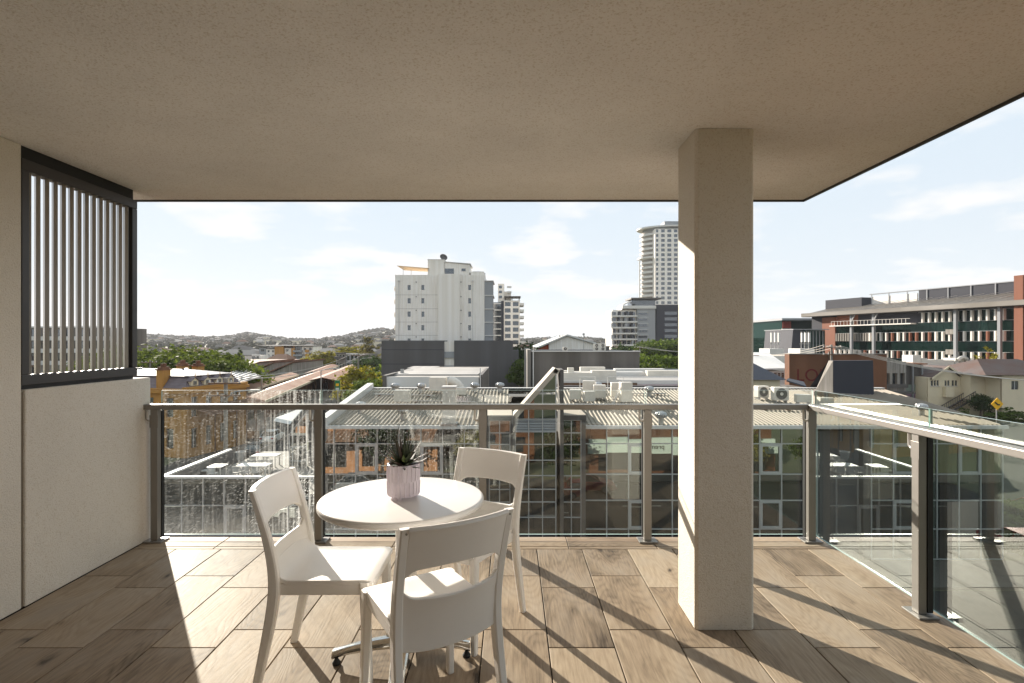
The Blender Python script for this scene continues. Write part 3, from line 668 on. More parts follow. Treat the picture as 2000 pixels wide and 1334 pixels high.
bx('roof_upstand', M['tower_grey'], ob, PX(1100, 42), PX(1330, 42), 42.0, 42.3, -3, PZ(753, 42))
# curtain wall
ROWS = [PZ(v, FY) for v in (834.5, 866.5, 926, 977, 1033)] + [GZ + .15]
def pane(parent, xa, xb, za, zb, y, m=None, nm='pane'):
    o = bx(nm, m or M['pane'], parent, xa, xb, y, y + .03, za, zb); o.rotation_euler = (random.gauss(0, .0022), 0, random.gauss(0, .003)); return o
def curtain(us, y, sash=()):
    for i in range(len(us) - 1):
        xa, xb = PX(us[i], FY), PX(us[i + 1], FY)
        for j in range(len(ROWS) - 1):
            za, zb = ROWS[j + 1], ROWS[j]
            p = pane(ob, xa + .03, xb - .03, za + .03, zb - .03, y)
            if (i, j) in sash:
                fr = MB(); w_ = .11
                for q in ((xa + .035, xa + .035 + w_, za + .035, zb - .035), (xb - .035 - w_, xb - .035, za + .035, zb - .035), (xa + .036 + w_, xb - .036 - w_, za + .035, za + .035 + w_), (xa + .036 + w_, xb - .036 - w_, zb - .035 - w_, zb - .035)): fr.box(q[0], q[1], y - .07, y - .011, q[2], q[3])
                fr.build('sash_frame', M['mullion'], ob)
    for u in us: bx('mullion', M['mullion'], ob, PX(u, FY) - .029, PX(u, FY) + .029, y - .06, y - .012, ROWS[-1], ROWS[0])
    for z in ROWS: bx('transom', M['mullion'], ob, PX(us[0], FY) + .03, PX(us[-1], FY) - .03, y - .05, y - .01, z - .026, z + .026)
uL = [632, 652.5] + [695 + 42.4 * k for k in range(6)] + [943]
curtain(uL, FY, {(2, 1), (5, 1), (2, 3), (5, 3)})
uR = [1142] + [1184.7 + 42.65 * k for k in range(10)] + [1595]
curtain(uR, FY, {(2, 1), (2, 3), (8, 1), (8, 3), (5, 1), (5, 3)})
uI = [1597, 1640, 1685]
curtain(uI, FY + .9, set())
uR2 = [1701, 1744, 1786.5, 1829, 1872, 1914.5, 1957]
curtain(uR2, FY, {(1, 1), (1, 3), (4, 1)})
bx('pier', M['frame_dark'], ob, PX(1685.5, FY), PX(1700.5, FY), FY - .02, FY + 1, GZ, ZT - .1)
# central gable
def pp(u, v, y): p = P(u, v, y); return (p.x, y, p.z)
GY = 28.9
def bar3(nm, pts, y0, dep, wpx, m):
    """frame member following pixel points on the plane y0, wpx pixels wide, going dep metres back"""
    for a, b in zip(pts, pts[1:]):
        A, B = Vector(pp(*a, y0)), Vector(pp(*b, y0)); d = (B - A).normalized(); n = Vector((d.z, 0, -d.x)) * (wpx / FPX * y0)
        MB().prism([A, B, B + n, A + n], (0, dep, 0)).build(nm, m, ob)
bz = 667 + (CAMZ - GZ) * FPX / GY
# right upright, sloping beam, left upright
bar3('gable_frame', [(1094, 722), (1094, bz)], GY, 1.6, -7, M['frame_dark'])
bar3('gable_frame', [(1002, 812), (1084, 719), (1094, 723)], GY, 1.6, 9, M['frame_sunlit'])  # sloping beam coloured tan for the sun on its top side
bar3('gable_frame', [(1001, bz), (1001, 813)], GY, 1.08, 5, M['frame_dark'])
gc = [1006, 1032.7, 1059.9, 1086]; gr = [819, 844, 868.6, 899.7, 930, 956.6, 981.5, 1011.5, 1045]
for j in range(len(gr) - 1):
    for i in range(3):
        a, b = pp(gc[i], gr[j + 1], GY + .12), pp(gc[i + 1], gr[j], GY + .12)
        if j == 0:
            sg = MB()
            for k in range(5):
                z = a[2] + (b[2] - a[2]) * (k + .5) / 5; sg.add([(a[0] + .02, GY + .1, z - .05), (b[0] - .02, GY + .1, z - .05), (b[0] - .02, GY + .2, z + .05), (a[0] + .02, GY + .2, z + .05)], [(0, 1, 2, 3)])
            sg.build('louvre', M['mullion'], ob)
        else: pane(ob, a[0] + .02, b[0] - .02, a[2] + .02, b[2] - .02, GY + .12)
bx('gable_lining', M['navy'], ob, PX(1006, GY), PX(1086, GY), GY + .3, GY + .32, GZ, PZ(806, GY))
for v in gr: a = pp(gc[0], v, GY); b = pp(gc[-1], v, GY); bx('transom', M['mullion'], ob, a[0], b[0], GY + .07, GY + .115, a[2] - .022, a[2] + .022)
for i, u in enumerate(gc):
    top = 819 if i == 0 else 819 - (u - 1006) * (92 / 80); x = PX(u, GY); bx('mullion', M['mullion'], ob, x - .025, x + .025, GY + .065, GY + .116, PZ(bz, GY), PZ(top, GY))
a = pp(1046, 768, GY); b = pp(1086, 768, GY); bx('transom', M['mullion'], ob, a[0], b[0], GY + .07, GY + .115, a[2] - .022, a[2] + .022)
# triangular lights
for tri in ([(1007.5, 817), (1031.5, 817), (1031.5, 789)], [(1034, 817), (1058.5, 817), (1058.5, 770), (1046, 770), (1034, 786)], [(1061, 817), (1085, 817), (1085, 770), (1061, 770)], [(1048.5, 766), (1058.5, 766), (1058.5, 756)], [(1061, 766), (1085, 766), (1085, 727), (1061, 753)]):
    MB().prism([pp(u, v, GY + .12) for u, v in tri], (0, .03, 0)).build('pane', M['pane'], ob)
bar3('glazing_bar', [(1004, 819), (1087, 724)], GY + .06, .06, 1.6, M['mullion'])
# flanking glazed bays
for (ua, um, ub, vt) in ((956, 975.7, 996, 822), (1097.5, 1116, 1135, 821)):
    SY = 29.3; rows = [vt, 846, 868.6, 899.7, 930, 956.6, 981.5, 1011.5, 1045]
    for j in range(len(rows) - 1):
        for x0, x1 in ((ua, um), (um, ub)):
            A, B = pp(x0, rows[j + 1], SY), pp(x1, rows[j], SY); pane(ob, A[0] + .02, B[0] - .02, A[2] + .02, B[2] - .02, SY + .1)
    for v in rows: A, B = pp(ua, v, SY), pp(ub, v, SY); bx('transom', M['mullion'], ob, A[0], B[0], SY + .05, SY + .095, A[2] - .022, A[2] + .022)
    for u in (ua, um, ub): x = PX(u, SY); bx('mullion', M['mullion'], ob, x - .024, x + .024, SY + .045, SY + .096, GZ, PZ(vt, SY))
    for x0, x1 in ((ua - 9 if ua < 1000 else ua - 3, ua - .8), (ub + .8, ub + (4 if ua < 1000 else 9))): bx('bay_frame', M['frame_dark'], ob, PX(x0, SY), PX(x1, SY), SY, SY + .72, GZ, PZ(vt, SY))
    bx('bay_top', M['frame_dark'], ob, PX(ua - 10 if ua < 1000 else ua - 3, SY), PX(ub + 4 if ua < 1000 else ub + 10, SY), SY - .02, SY + .9, PZ(vt - .5, SY), PZ(vt - 9, SY))
    bx('bay_roof', M['frame_sunlit'], ob, PX(ua - 10 if ua < 1000 else ua - 3, SY), PX(ub + 4 if ua < 1000 else ub + 10, SY), SY + .1, SY + 4.5, PZ(vt - 9, SY) + .002, PZ(vt - 10.5, SY))
# dark wedge on the roof and its plinth
wy = 37.5
w_ = thing('roof_wedge', 'charcoal wedge shaped roof blade with sunlit pale colour on its sloping side near the air conditioners', 'roof structure', (PX(1660, wy), wy, roofz(wy)))
f = [Vector(pp(1627, 704.5, wy)), Vector(pp(1705, 704, wy)), Vector(pp(1707, 771, wy)), Vector(pp(1627, 769, wy))]
bk = 2.6; ex = Vector(pp(1627, 769, wy)) + Vector((-1.6, 3.2, 0))
MB().add([f[0], f[1], f[2], f[3], f[0] + Vector((0, .5, 0)), f[1] + Vector((0, .5, 0)), f[2] + Vector((0, 3.2, 0)), f[3] + Vector((0, 3.2, 0))], [(0, 3, 2, 1), (4, 5, 6, 7), (0, 1, 5, 4), (1, 2, 6, 5), (2, 3, 7, 6)]).build('dark_face', M['navy'], w_)
A = f[0]; B = f[3]; C = Vector(pp(1592, 764, wy + 1.2))
MB().add([A + Vector((-.004, 0, 0)), B + Vector((-.004, 0, 0)), C, A + Vector((-.004, .5, 0))], [(0, 2, 1), (0, 3, 2)]).build('sloping_side', M['concrete'], w_)  # paler material than the dark face paints the sunlight on this side
MB().prism([pp(1590, 765, wy - .2), pp(1722, 773, wy - .2), pp(1722, 788, wy - .2), pp(1590, 788, wy - .2)], (0, 3.4, 0)).build('plinth', M['concrete'], w_)
# ------------------------------------------------------------------ terrace in front of the office block
TZt = PZ(930, FY)
te = thing('roof_terrace', 'low glazed terrace wing with white coping beside the office building', 'building', (-15, 34, GZ))
tx0, tx1 = PX(314, FY), XL - .02
bx('terrace_floor', M['concrete'], te, tx0 + .2, tx1, FY + .2, 42, GZ, TZt - 1.05)
bx('coping', M['white_metal'], te, tx0 - .1, tx1, FY - .12, FY + .14, TZt - .1, TZt)
m = MB(); m.bar((tx0 + .03, FY + .15, TZt - .05), (tx0 - .1, 37.6, TZt - .05), .26, .1); m.build('coping', M['white_metal'], te)
bx('parapet', M['tower_grey'], te, tx0 - .05, tx0 + .1, FY + .15, 37.6, TZt - 1.05, TZt - .101)
us = [314 + 41.5 * k for k in range(8)]
rw = [TZt - .11, PZ(987, FY), PZ(1046, FY), GZ + .1]
for i in range(7):
    for j in range(3): pane(te, PX(us[i], FY) + .03, PX(us[i + 1], FY) - .03, rw[j + 1] + .03, rw[j] - .03, FY)
    if i in (3,):
        fr = MB(); xa, xb, za, zb, y = PX(us[i], FY), PX(us[i + 1], FY), rw[2], rw[1], FY; w_ = .12
        for q in ((xa + .035, xa + .035 + w_, za + .035, zb - .035), (xb - .035 - w_, xb - .035, za + .035, zb - .035), (xa + .036 + w_, xb - .036 - w_, za + .035, za + .035 + w_), (xa + .036 + w_, xb - .036 - w_, zb - .035 - w_, zb - .035)): fr.box(q[0], q[1], y - .07, y - .011, q[2], q[3])
        fr.build('sash_frame', M['mullion'], te)
for u in us: bx('mullion', M['mullion'], te, PX(u, FY) - .03, PX(u, FY) + .03, FY - .06, FY - .012, GZ, rw[0])
for z in rw[1:3]: bx('transom', M['mullion'], te, tx0, tx1, FY - .05, FY - .01, z - .026, z + .026)
# glazed gable end and folded awning at the back of the terrace
gy = 37.0
gb = thing('terrace_gable', 'slim glazed gable with white bars behind the terrace tables', 'building', (PX(585, gy), gy, TZt - 1))
x0, x1 = PX(566, gy), PX(599, gy)
zt0, zt1, zb_ = PZ(848, gy), PZ(806, gy), TZt - 1.04
MB().prism([(x0, gy, zb_), (x1, gy, zb_), (x1, gy, zt1), (x0, gy, zt0)], (0, .05, 0)).build('pane', M['pane'], gb)
for q in (0, .5, 1): x = x0 + (x1 - x0) * q; bx('glazing_bar', M['mullion'], gb, x - .03, x + .03, gy - .06, gy - .002, zb_, zt0 + (zt1 - zt0) * q)
for v in (850, 872, 900, 930): bx('glazing_bar', M['mullion'], gb, x0, x1, gy - .05, gy - .003, PZ(v, gy) - .03, PZ(v, gy) + .03)
m = MB(); m.bar((x0, gy - .03, zt0), (x1, gy - .03, zt1), .08, .08); m.build('glazing_bar', M['mullion'], gb)
bx('return_wall', M['tower_grey'], gb, x1 + .04, XL - .05, gy + .2, gy + 3, zb_, PZ(800, gy))
aw = thing('canopy', 'white folded triangular canopy above the terrace', 'canopy', tuple(P(560, 815, 36)))
MB().prism([P(534, 822, 35.0), P(592, 800, 36.5), P(566, 829, 34.5)], (0, .3, .16)).build('canopy_sheet', M['white_metal'], aw)
m = MB(); m.tube([P(566, 829, 34.5) + Vector((.1, .2, 0)), (PX(566, 34.5) + .1, 34.7, TZt - 1.04)], .05); m.build('canopy_post', M['white_metal'], aw)
# terrace furniture
tf = TZt - 1.048
def t_chair(loc, rz, m, label):
    t = thing('terrace_chair', label, 'chair', loc, rz, 'chairs on the terrace')
    MB().box(-.22, .22, -.22, .22, .42, .46).build('seat', m, t, world=False); MB().box(-.24, -.2, -.21, .21, .5, .84).build('backrest', m, t, world=False)
    for a in (-1, 1):
        for b in (-1, 1): MB().box(a * .2 - .02, a * .2 + .02, b * .2 - .02, b * .2 + .02, 0, .419 if a > 0 else .84).build('leg', m, t, world=False)
    return t
def t_table(cx_, cy_, L_, W_, label):
    t = thing('terrace_table', label, 'table', (cx_, cy_, tf), 0, None)
    MB().box(-L_ / 2, L_ / 2, -W_ / 2, W_ / 2, .70, .75).build('tabletop', M['white_metal'], t, world=False)
    for a in (-1, 1):
        for b in (-1, 1): MB().box(a * (L_ / 2 - .1) - .03, a * (L_ / 2 - .1) + .03, b * (W_ / 2 - .1) - .03, b * (W_ / 2 - .1) + .03, 0, .699).build('leg', M['white_metal'], t, world=False)
M['wicker'] = mat('pale_grey_weave', srgb(178, 174, 168), .8, 0, .15, 20)
ft = lambda u, v, h=.75: (lambda Y: (PX(u, Y), Y))((CAMZ - tf - h) * FPX / (v - 667))
x, y = ft(497, 907); t_table(x, y, 1.9, .9, 'long white table in the middle of the terrace')
for dx in (-.7, -.1, .5):
    t_chair((x + dx, y - .75, tf), rad(90), M['wicker'], 'pale grey chair along the long terrace table, back to the coping'); t_chair((x + dx, y + .75, tf), rad(-90), M['wicker'], 'pale grey chair along the far side of the long terrace table')
x2, y2 = ft(425, 909); t_table(x2, y2, .9, .9, 'small square white table at the coping corner of the terrace')
t_chair((x2 + .1, y2 - .72, tf), rad(90), M['white_metal'], 'white chair at the small square terrace table'); t_chair((x2 - .75, y2, tf), rad(0), M['white_metal'], 'white chair beside the parapet at the small terrace table')
x3, y3 = ft(520, 888); t_table(x3, y3, 1.7, .9, 'white table at the back of the terrace')
for dx in (-.5, .4): t_chair((x3 + dx, y3 - .72, tf), rad(90), M['wicker'], 'pale grey chair at the back terrace table')
x4, y4 = ft(470, 888, .4)
t = thing('planter_bowl', 'grey planter on the terrace floor behind the tables', 'planter', (x4, y4, tf)); MB().lathe([(0, 0), (.2, 0), (.34, .62), (.30, .62), (.28, .5), (0, .5)], 20).build('bowl', M['midgrey'], t, world=False, smooth=True)
# ------------------------------------------------------------------ rooftop plant
def condenser(loc, w, d, h, rz, label, fans=1, legs=.12):
    t = thing('air_conditioner', label, 'air conditioner', loc, rz, 'air conditioners on the roofs')
    b = MB().box(-w / 2, w / 2, -d / 2, d / 2, legs, legs + h).build('cabinet', M['ac'], t, bevel=.03, world=False)
    for k in range(fans):
        zc = legs + h * (k + .5) / fans; r = min(w * .4, h / fans * .42); f_ = MB(); f_.tube([(0, -d / 2 - .02, zc), (0, -d / 2 + .01, zc)], r, 18); f_.build('fan_grille', M['frame_dark'], t, world=False)
        f2 = MB(); f2.tube([(0, -d / 2 - .03, zc), (0, -d / 2 - .021, zc)], r * .3, 12); f2.build('fan_hub', M['ac'], t, world=False)
    for s in (-1, 1): MB().box(s * w * .35 - .03, s * w * .35 + .03, -d / 2, d / 2, 0, legs - .001).build('skid', M['galv'], t, world=False)
    return t
def vent(loc, label, s=1.0):
    t = thing('roof_vent', label, 'roof vent', loc, 0, 'turbine vents on the roofs')
    MB().lathe([(.13, -.1), (.13, .32), (0, .32)], 14).build('neck', M['galv'], t, world=False, smooth=True)
    m = MB(); n = 28; rows = 6; vs = []
    for j in range(rows + 1):
        q = j / rows; r = .14 + .15 * math.sin(math.pi * (.12 + .80 * q)) ; z = .321 + .32 * q
        for k in range(n): th = 2 * math.pi * k / n + q * .5; rr = r * (1 if k % 2 else .88) * (1 if q < 1 else .2); vs.append((rr * math.cos(th), rr * math.sin(th), z))
    m.add(vs, [(j * n + k, j * n + (k + 1) % n, (j + 1) * n + (k + 1) % n, (j + 1) * n + k) for j in range(rows) for k in range(n)]); m.build('turbine', M['galv'], t, world=False); t.scale = (s, s, s); return t
for (u, v, w, h, fans, lab) in ((786, 790, 1.0, .75, 1, 'cream box air conditioner on the ribbed roof before the tall duct'), (856, 768, 1.2, .95, 2, 'large slatted air conditioner with a curved duct at its side'),
        (898, 776, .9, .5, 1, 'low cream air conditioner between the tall duct and the gable'),
        (1124, 785, .75, .65, 1, 'small cream air conditioner closest to the gable upright'), (1150, 776, .8, .95, 1, 'upright cream air conditioner behind the smaller units beside the gable'), (1150, 789, .7, .65, 1, 'small cream air conditioner in front of the framed unit'), (1171, 782, .8, .85, 1, 'cream air conditioner next to the twin vents'),
        (1205, 780, .8, .95, 1, 'upright air conditioner inside the second pipe frame'), (1222, 790, .75, 1.25, 2, 'tall twin fan air conditioner beside the leaning ladder'),
        (1487, 781, .8, .75, 1, 'dark fronted air conditioner directly before the hipped house'), (1523, 787, .95, .85, 1, 'larger dark fronted air conditioner between the hipped house and the wedge'), (1568, 791, .9, .5, 1, 'low cream air conditioner at the foot of the wedge'), (1612, 798, .8, .5, 1, 'low cream air conditioner standing under the wedge plinth')):
    p = roofP(u, v); condenser((p.x, p.y, p.z + .056), w, .5, h, rad(random.uniform(-12, 12)) + (0 if 'dark fronted' in lab else math.pi), lab, fans)
for (u, v, lab) in ((772, 768, 'turbine vent at the street end of the ridge'), (823, 768, 'turbine vent beside the slatted air conditioner'), (927, 767, 'turbine vent on the ridge beside the tall duct'), (976, 767, 'turbine vent nearest the sloping gable beam'), (787, 820, 'turbine vent near the gutter above the brick reflections'), (1167, 766, 'turbine vent among the cream units'), (1268, 775, 'turbine vent on a tall neck behind the rail'), (1291, 829, 'turbine vent by the gutter next to the column'), (704, 808, 'turbine vent near the sloping parapet'), (1800, 812, 'turbine vent alone past the roof wedge')):
    p = roofP(u, v); vent((p.x, p.y, p.z), lab, 1.15)
# tall duct
p = roofP(878, 829); t = thing('duct', 'tall cream sheet metal duct rising from the ribbed roof', 'duct', tuple(p)); 
bx('riser', M['ac'], t, p.x - .36, p.x + .36, p.y - .3, p.y + .3, p.z + .1, p.z + 2.05); bx('cap', M['white_metal'], t, p.x - .4, p.x + .4, p.y - .34, p.y + .34, p.z + 2.051, p.z + 2.12); bx('flashing', M['galv'], t, p.x - .45, p.x + .45, p.y - .4, p.y + .4, p.z - .02, p.z + .099)
p = roofP(880, 770); t = thing('elbow_duct', 'curved sheet metal elbow duct beside the slatted air conditioner', 'duct', tuple(p)); m = MB(); m.tube([(p.x - .2 + .9 * math.sin(a), p.y, p.z + .1 + .85 * math.cos(a)) for a in [rad(5 + 14 * k) for k in range(7)]], .33, 12); m.build('elbow', M['ac'], t, smooth=True)
p = roofP(1212, 790); t = thing('ladder', 'white ladder leaning on the tall roof air conditioner', 'ladder', tuple(p)); m = MB()
for s in (-.18, .18): m.bar((p.x - .5, p.y + s, p.z), (p.x + .1, p.y + s, p.z + 1.4), .04, .04)
m.build('stile', M['white_metal'], t); m = MB()
for k in range(5): q = (k + .5) / 5; m.bar((p.x - .5 + .6 * q, p.y - .16, p.z + 1.4 * q), (p.x - .5 + .6 * q, p.y + .16, p.z + 1.4 * q), .03, .03)
m.build('rungs', M['white_metal'], t)
for u in (1150, 1205):
    p = roofP(u, 776); t = thing('pipe_frame', 'white pipe frame around the upright air conditioner ' + ('next to the gable' if u < 1180 else 'next to the ladder'), 'frame', tuple(p)); m = MB(); 
    m.tube([(p.x - .55, p.y + .4, p.z), (p.x - .55, p.y + .4, p.z + 1.35), (p.x + .5, p.y + .4, p.z + 1.35), (p.x + .5, p.y + .4, p.z)], .03, 6); m.build('pipe', M['white_metal'], t)

# conduits and flashings lying on the ribbed roof
for (a, b, lab) in (((1110, 800), (1310, 797), 'thin grey conduit along the roof below the cream units'), ((1140, 771), (1300, 772), 'pipe run behind the cream units'), ((800, 786), (930, 789), 'thin conduit beside the cream box unit'), ((1480, 800), (1600, 806), 'conduit on the roof before the low units'), ((730, 773), (850, 776), 'pipe run from the slatted air conditioner')):
    A, B = roofP(*a), roofP(*b); A.z += .12; B.z += .12; t = thing('roof_conduit', lab, 'pipe', tuple(A), 0, 'pipes on the office roof'); m = MB(); m.bar(A, B, .12, .07); m.build('conduit', M['galv'], t)
    for q in (.1, .5, .9): c = A.lerp(B, q); bx('saddle', M['timber'], t, c.x - .06, c.x + .06, c.y - .25, c.y + .25, c.z - .12, c.z - .036)
# ================================================================== TREES
def crown(lobes, n, size, seed, flat=.6):
    r = np.random.default_rng(seed); lob = np.array(lobes, float); vol = (lob[:, 3] * lob[:, 4] * lob[:, 5]) ** .7; pr = vol / vol.sum()
    nc = max(8, n // 22); ci = r.choice(len(lob), nc, p=pr); d = r.normal(size=(nc, 3)); d /= np.linalg.norm(d, axis=1)[:, None]
    rad_ = .55 + .47 * r.random(nc) ** .6; cc = lob[ci, :3] + d * rad_[:, None] * lob[ci, 3:6]
    k = r.integers(0, nc, n); cs = (lob[ci, 3:6].mean(axis=1) * .22)
    pos = cc[k] + r.normal(size=(n, 3)) * cs[k][:, None] * np.array([1, 1, flat])
    nr = d[k] + r.normal(size=(n, 3)) * .7; nr[:, 2] += .4; nr /= np.linalg.norm(nr, axis=1)[:, None]
    a = np.cross(nr, r.normal(size=(n, 3))); a /= np.linalg.norm(a, axis=1)[:, None]; b = np.cross(nr, a)
    s = size * (.6 + .8 * r.random(n))[:, None]
    V = np.empty((n, 4, 3)); V[:, 0] = pos - a * s; V[:, 1] = pos - b * s * .55; V[:, 2] = pos + a * s; V[:, 3] = pos + b * s * .55
    m = MB(); m.v = [tuple(q) for q in V.reshape(-1, 3)]; m.f = [(4 * i, 4 * i + 1, 4 * i + 2, 4 * i + 3) for i in range(n)]; m.m = [0] * n
    return m
def trunk(h, r0, lobes, seed):
    rr = random.Random(seed); m = MB(); top = Vector((rr.uniform(-.1, .1), rr.uniform(-.1, .1), h))
    m.tube([(0, 0, -.1), (.03, .02, h * .5), top, top + Vector((0, 0, h * .4))], [r0 * 1.2, r0 * .85, r0 * .65, r0 * .3], 8)
    for l in lobes[:7]: e = Vector(l[:3]); m.tube([top * .92, top.lerp(e, .5) + Vector((0, 0, .05)), e], [r0 * .5, r0 * .3, r0 * .08], 6)
    return m
TREES = {}
def template(key, lobes, n, size, m, h, r0, seed, flat=.6):
    TREES[key] = (crown(lobes, n, size, seed, flat).mesh('crown_' + key, M[m]), trunk(h, r0, lobes, seed).mesh('trunk_' + key, M['bark'], True))
def rl(n, R, z0, z1, r, seed):
    q = random.Random(seed); out = []
    for k in range(n): a = 2 * math.pi * k / n + q.uniform(-.4, .4); e = R * q.uniform(.5, 1); s = r * q.uniform(.8, 1.2); out.append((e * math.cos(a), e * math.sin(a), q.uniform(z0, z1), s, s, s * .75))
    return out
template('fig', rl(9, 3.6, 3.6, 5.0, 2.1, 1) + [(0, 0, 5.2, 2.4, 2.4, 1.6)], 12000, .2, 'leaf_fig', 2.4, .5, 1)
template('round', rl(7, 1.5, 3.2, 5.6, 1.5, 2) + [(0, 0, 5.6, 1.5, 1.5, 1.4)], 3600, .2, 'leaf_mid', 2.2, .25, 2)
template('yellow', rl(7, 1.6, 2.6, 5.0, 1.5, 3) + [(0, 0, 5.2, 1.4, 1.4, 1.3)], 3600, .2, 'leaf_yel', 1.8, .22, 3)
template('dark', rl(7, 1.7, 3.0, 5.2, 1.6, 4) + [(0, 0, 5.4, 1.5, 1.5, 1.4)], 3600, .2, 'leaf_dark', 2.0, .25, 4)
template('conifer', [(0, 0, 1.5 + .8 * k, 1.25 - .14 * k, 1.25 - .14 * k, .75) for k in range(8)], 2600, .17, 'leaf_dark', 1.4, .2, 5)
template('wispy', rl(6, 1.1, 3.0, 6.0, 1.0, 6) + [(0, 0, 6.4, .9, .9, 1.2)], 1500, .17, 'leaf_dry', 2.6, .2, 6)
template('shrub', rl(6, .7, .5, 1.2, .7, 7) + [(0, 0, 1.3, .7, .7, .6)], 1400, .13, 'leaf_mid', .5, .08, 7)
template('young', rl(5, .8, 2.0, 3.6, .9, 8) + [(0, 0, 4.2, .8, .8, 1.0)], 1600, .16, 'leaf_yel', 1.6, .12, 8)
def tree(key, label, x, y, H, group=None, wide=1.0, z=None, cat='tree'):
    """H = overall height in metres"""
    ref = {'fig': 6.7, 'round': 7.0, 'yellow': 6.5, 'dark': 6.8, 'conifer': 7.6, 'wispy': 7.6, 'shrub': 1.9, 'young': 5.2}[key]
    t = thing({'shrub': 'shrub'}.get(key, 'tree'), label, cat, (x, y, GZ - .02 if z is None else z), random.uniform(0, 6.28), group); s = H / ref; t.scale = (s * wide, s * wide, s)
    inst('crown', TREES[key][0], t); inst('trunk', TREES[key][1], t); return t
def treeP(key, label, u, vtop, Y, group=None, wide=1.0, z=None): z_ = GZ if z is None else z; return tree(key, label, PX(u, Y), Y, PZ(vtop, Y) - z_, group, wide, z)
# great fig cluster behind the hotel
for i, (u, vt, Y) in enumerate(((262, 688, 92), (300, 685, 96), (345, 683, 98), (385, 685, 100), (415, 692, 102), (434, 702, 99), (330, 694, 88), (390, 698, 90), (240, 684, 99))):
    treeP('fig', 'spreading dark green fig tree in the grove behind the ochre hotel', u, vt, Y, 'fig trees behind the hotel', 1.25)
treeP('conifer', 'dark pointed conifer in front of the ochre apartments', 469, 678, 190, wide=1.3)
treeP('yellow', 'yellow green tree behind the station canopy ends', 629, 684, 200, wide=1.9); treeP('yellow', 'broad yellow topped tree above the pale shops', 690, 676, 230, wide=2.6)
treeP('wispy', 'tall thin olive tree beside the dark podium', 718, 660, 190, wide=1.3)
treeP('dark', 'dark green tree between the pale shops and the podium', 722, 694, 160, wide=1.7); treeP('yellow', 'bright yellow green tree at the traffic sign', 706, 712, 88, wide=1.15); treeP('round', 'small bright green tree beneath the yellow green one', 716, 738, 80, wide=1.2)
treeP('shrub', 'small green bush at the foot of the podium', 737, 712, 120, wide=1.5)
treeP('dark', 'dense green tree squeezed between podium and concrete building', 1022, 668, 118, wide=1.0); treeP('round', 'light green tree low between podium and concrete building', 1020, 700, 108, wide=.9)
for u, vt, Y in ((1272, 664, 150), (1297, 661, 160), (1318, 660, 150), (1345, 664, 165), (1400, 662, 160)): treeP('round', 'leafy mid green tree in the row below the balconied mid rise', u, vt, Y, 'trees below the mid rise', 1.5)
for u, vt, Y in ((1262, 692, 105), (1288, 690, 100), (1312, 694, 104), (1345, 692, 108)): treeP('round', 'bright green bushy tree behind the concrete building', u, vt, Y, 'bushes behind the concrete building', 1.5)
treeP('dark', 'round dark tree against the mid rise balconies', 1222, 671, 190, wide=1.4)
for u, vt, Y in ((1512, 683, 150), (1560, 680, 150), (1595, 676, 148)): treeP('yellow', 'green creeper topped tree behind the brick wall', u, vt, Y, 'greenery behind the brick wall', 1.0)
treeP('young', 'slim yellow green tree against the green glazed hospital', 1926, 676, 96, wide=.8)
treeP('dark', 'dark bushy tree beside the timber stairs', 1915, 768, 86, wide=1.0, z=GZ)
treeP('shrub', 'low shrub under the timber stairs', 1880, 796, 86, wide=1.3); treeP('shrub', 'dark shrub behind the yellow sign', 1965, 795, 84, wide=2.2)
# ------------------------------------------------------------------ hills and suburb
def ridge_v(u):
    pts = [(-600, 640), (0, 648), (200, 650), (270, 653), (330, 657), (400, 660), (455, 657), (480, 651), (505, 654), (560, 662), (620, 664), (670, 657), (710, 648), (745, 642), (775, 645), (830, 655), (900, 662), (1000, 664), (1060, 662), (1120, 660), (1180, 663), (1300, 661), (1460, 664), (1520, 657), (1560, 660), (1700, 662), (2000, 664), (2600, 662)]
    for (a, va), (b, vb) in zip(pts, pts[1:]):
        if a <= u <= b: return va + (vb - va) * (u - a) / (b - a)
    return 664
rn = random.Random(3)
hm = MB(); vs = []; NU, NV = 130, 14; us_ = [-600 + 3200 * i / NU for i in range(NU + 1)]
def hill(u, q):
    Y = 420 + 1500 * q; zt = PZ(ridge_v(u), 1920); e = q ** 1.3
    return Vector((PX(u, Y), Y, GZ - .5 + (zt - GZ) * e + 1.5 * math.sin(u * .05 + q * 9) * q * (1 - q) * 4))
for i in range(NU + 1):
    for j in range(NV + 1): vs.append(hill(us_[i], j / NV))
hm.add(vs, [(i * (NV + 1) + j, (i + 1) * (NV + 1) + j, (i + 1) * (NV + 1) + j + 1, i * (NV + 1) + j + 1) for i in range(NU) for j in range(NV)])
tag(hm.build('hills', mat('hill_scrub', srgb(78, 78, 54), .95, 0, .4, .02), smooth=True), kind='structure')
def blob_field(name, spots, m, seed, label=None):
    r = random.Random(seed); b = MB()
    bm = bmesh.new(); bmesh.ops.create_icosphere(bm, subdivisions=1, radius=1); base = [v.co.copy() for v in bm.verts]; fs = [tuple(v.index for v in f.verts) for f in bm.faces]; bm.free()
    for (p, s) in spots:
        a = r.uniform(0, 6.28); c, d = math.cos(a), math.sin(a); sz = s * r.uniform(.7, 1.1)
        b.add([(p[0] + (v.x * c - v.y * d) * s * r.uniform(.75, 1.2), p[1] + (v.x * d + v.y * c) * s * r.uniform(.75, 1.2), p[2] + s * .55 + v.z * sz * r.uniform(.6, 1.15)) for v in base], fs)
    return tag(b.build(name, m), kind='stuff')
sp = []
for k in range(13000):
    u = rn.uniform(-300, 2300); q = rn.random() ** .8
    dens = .8 + .2 * (q > .75)
    if rn.random() < dens: p = hill(u, q); sp.append((p, rn.uniform(1.8, 4.4) * (1 + .5 * q)))
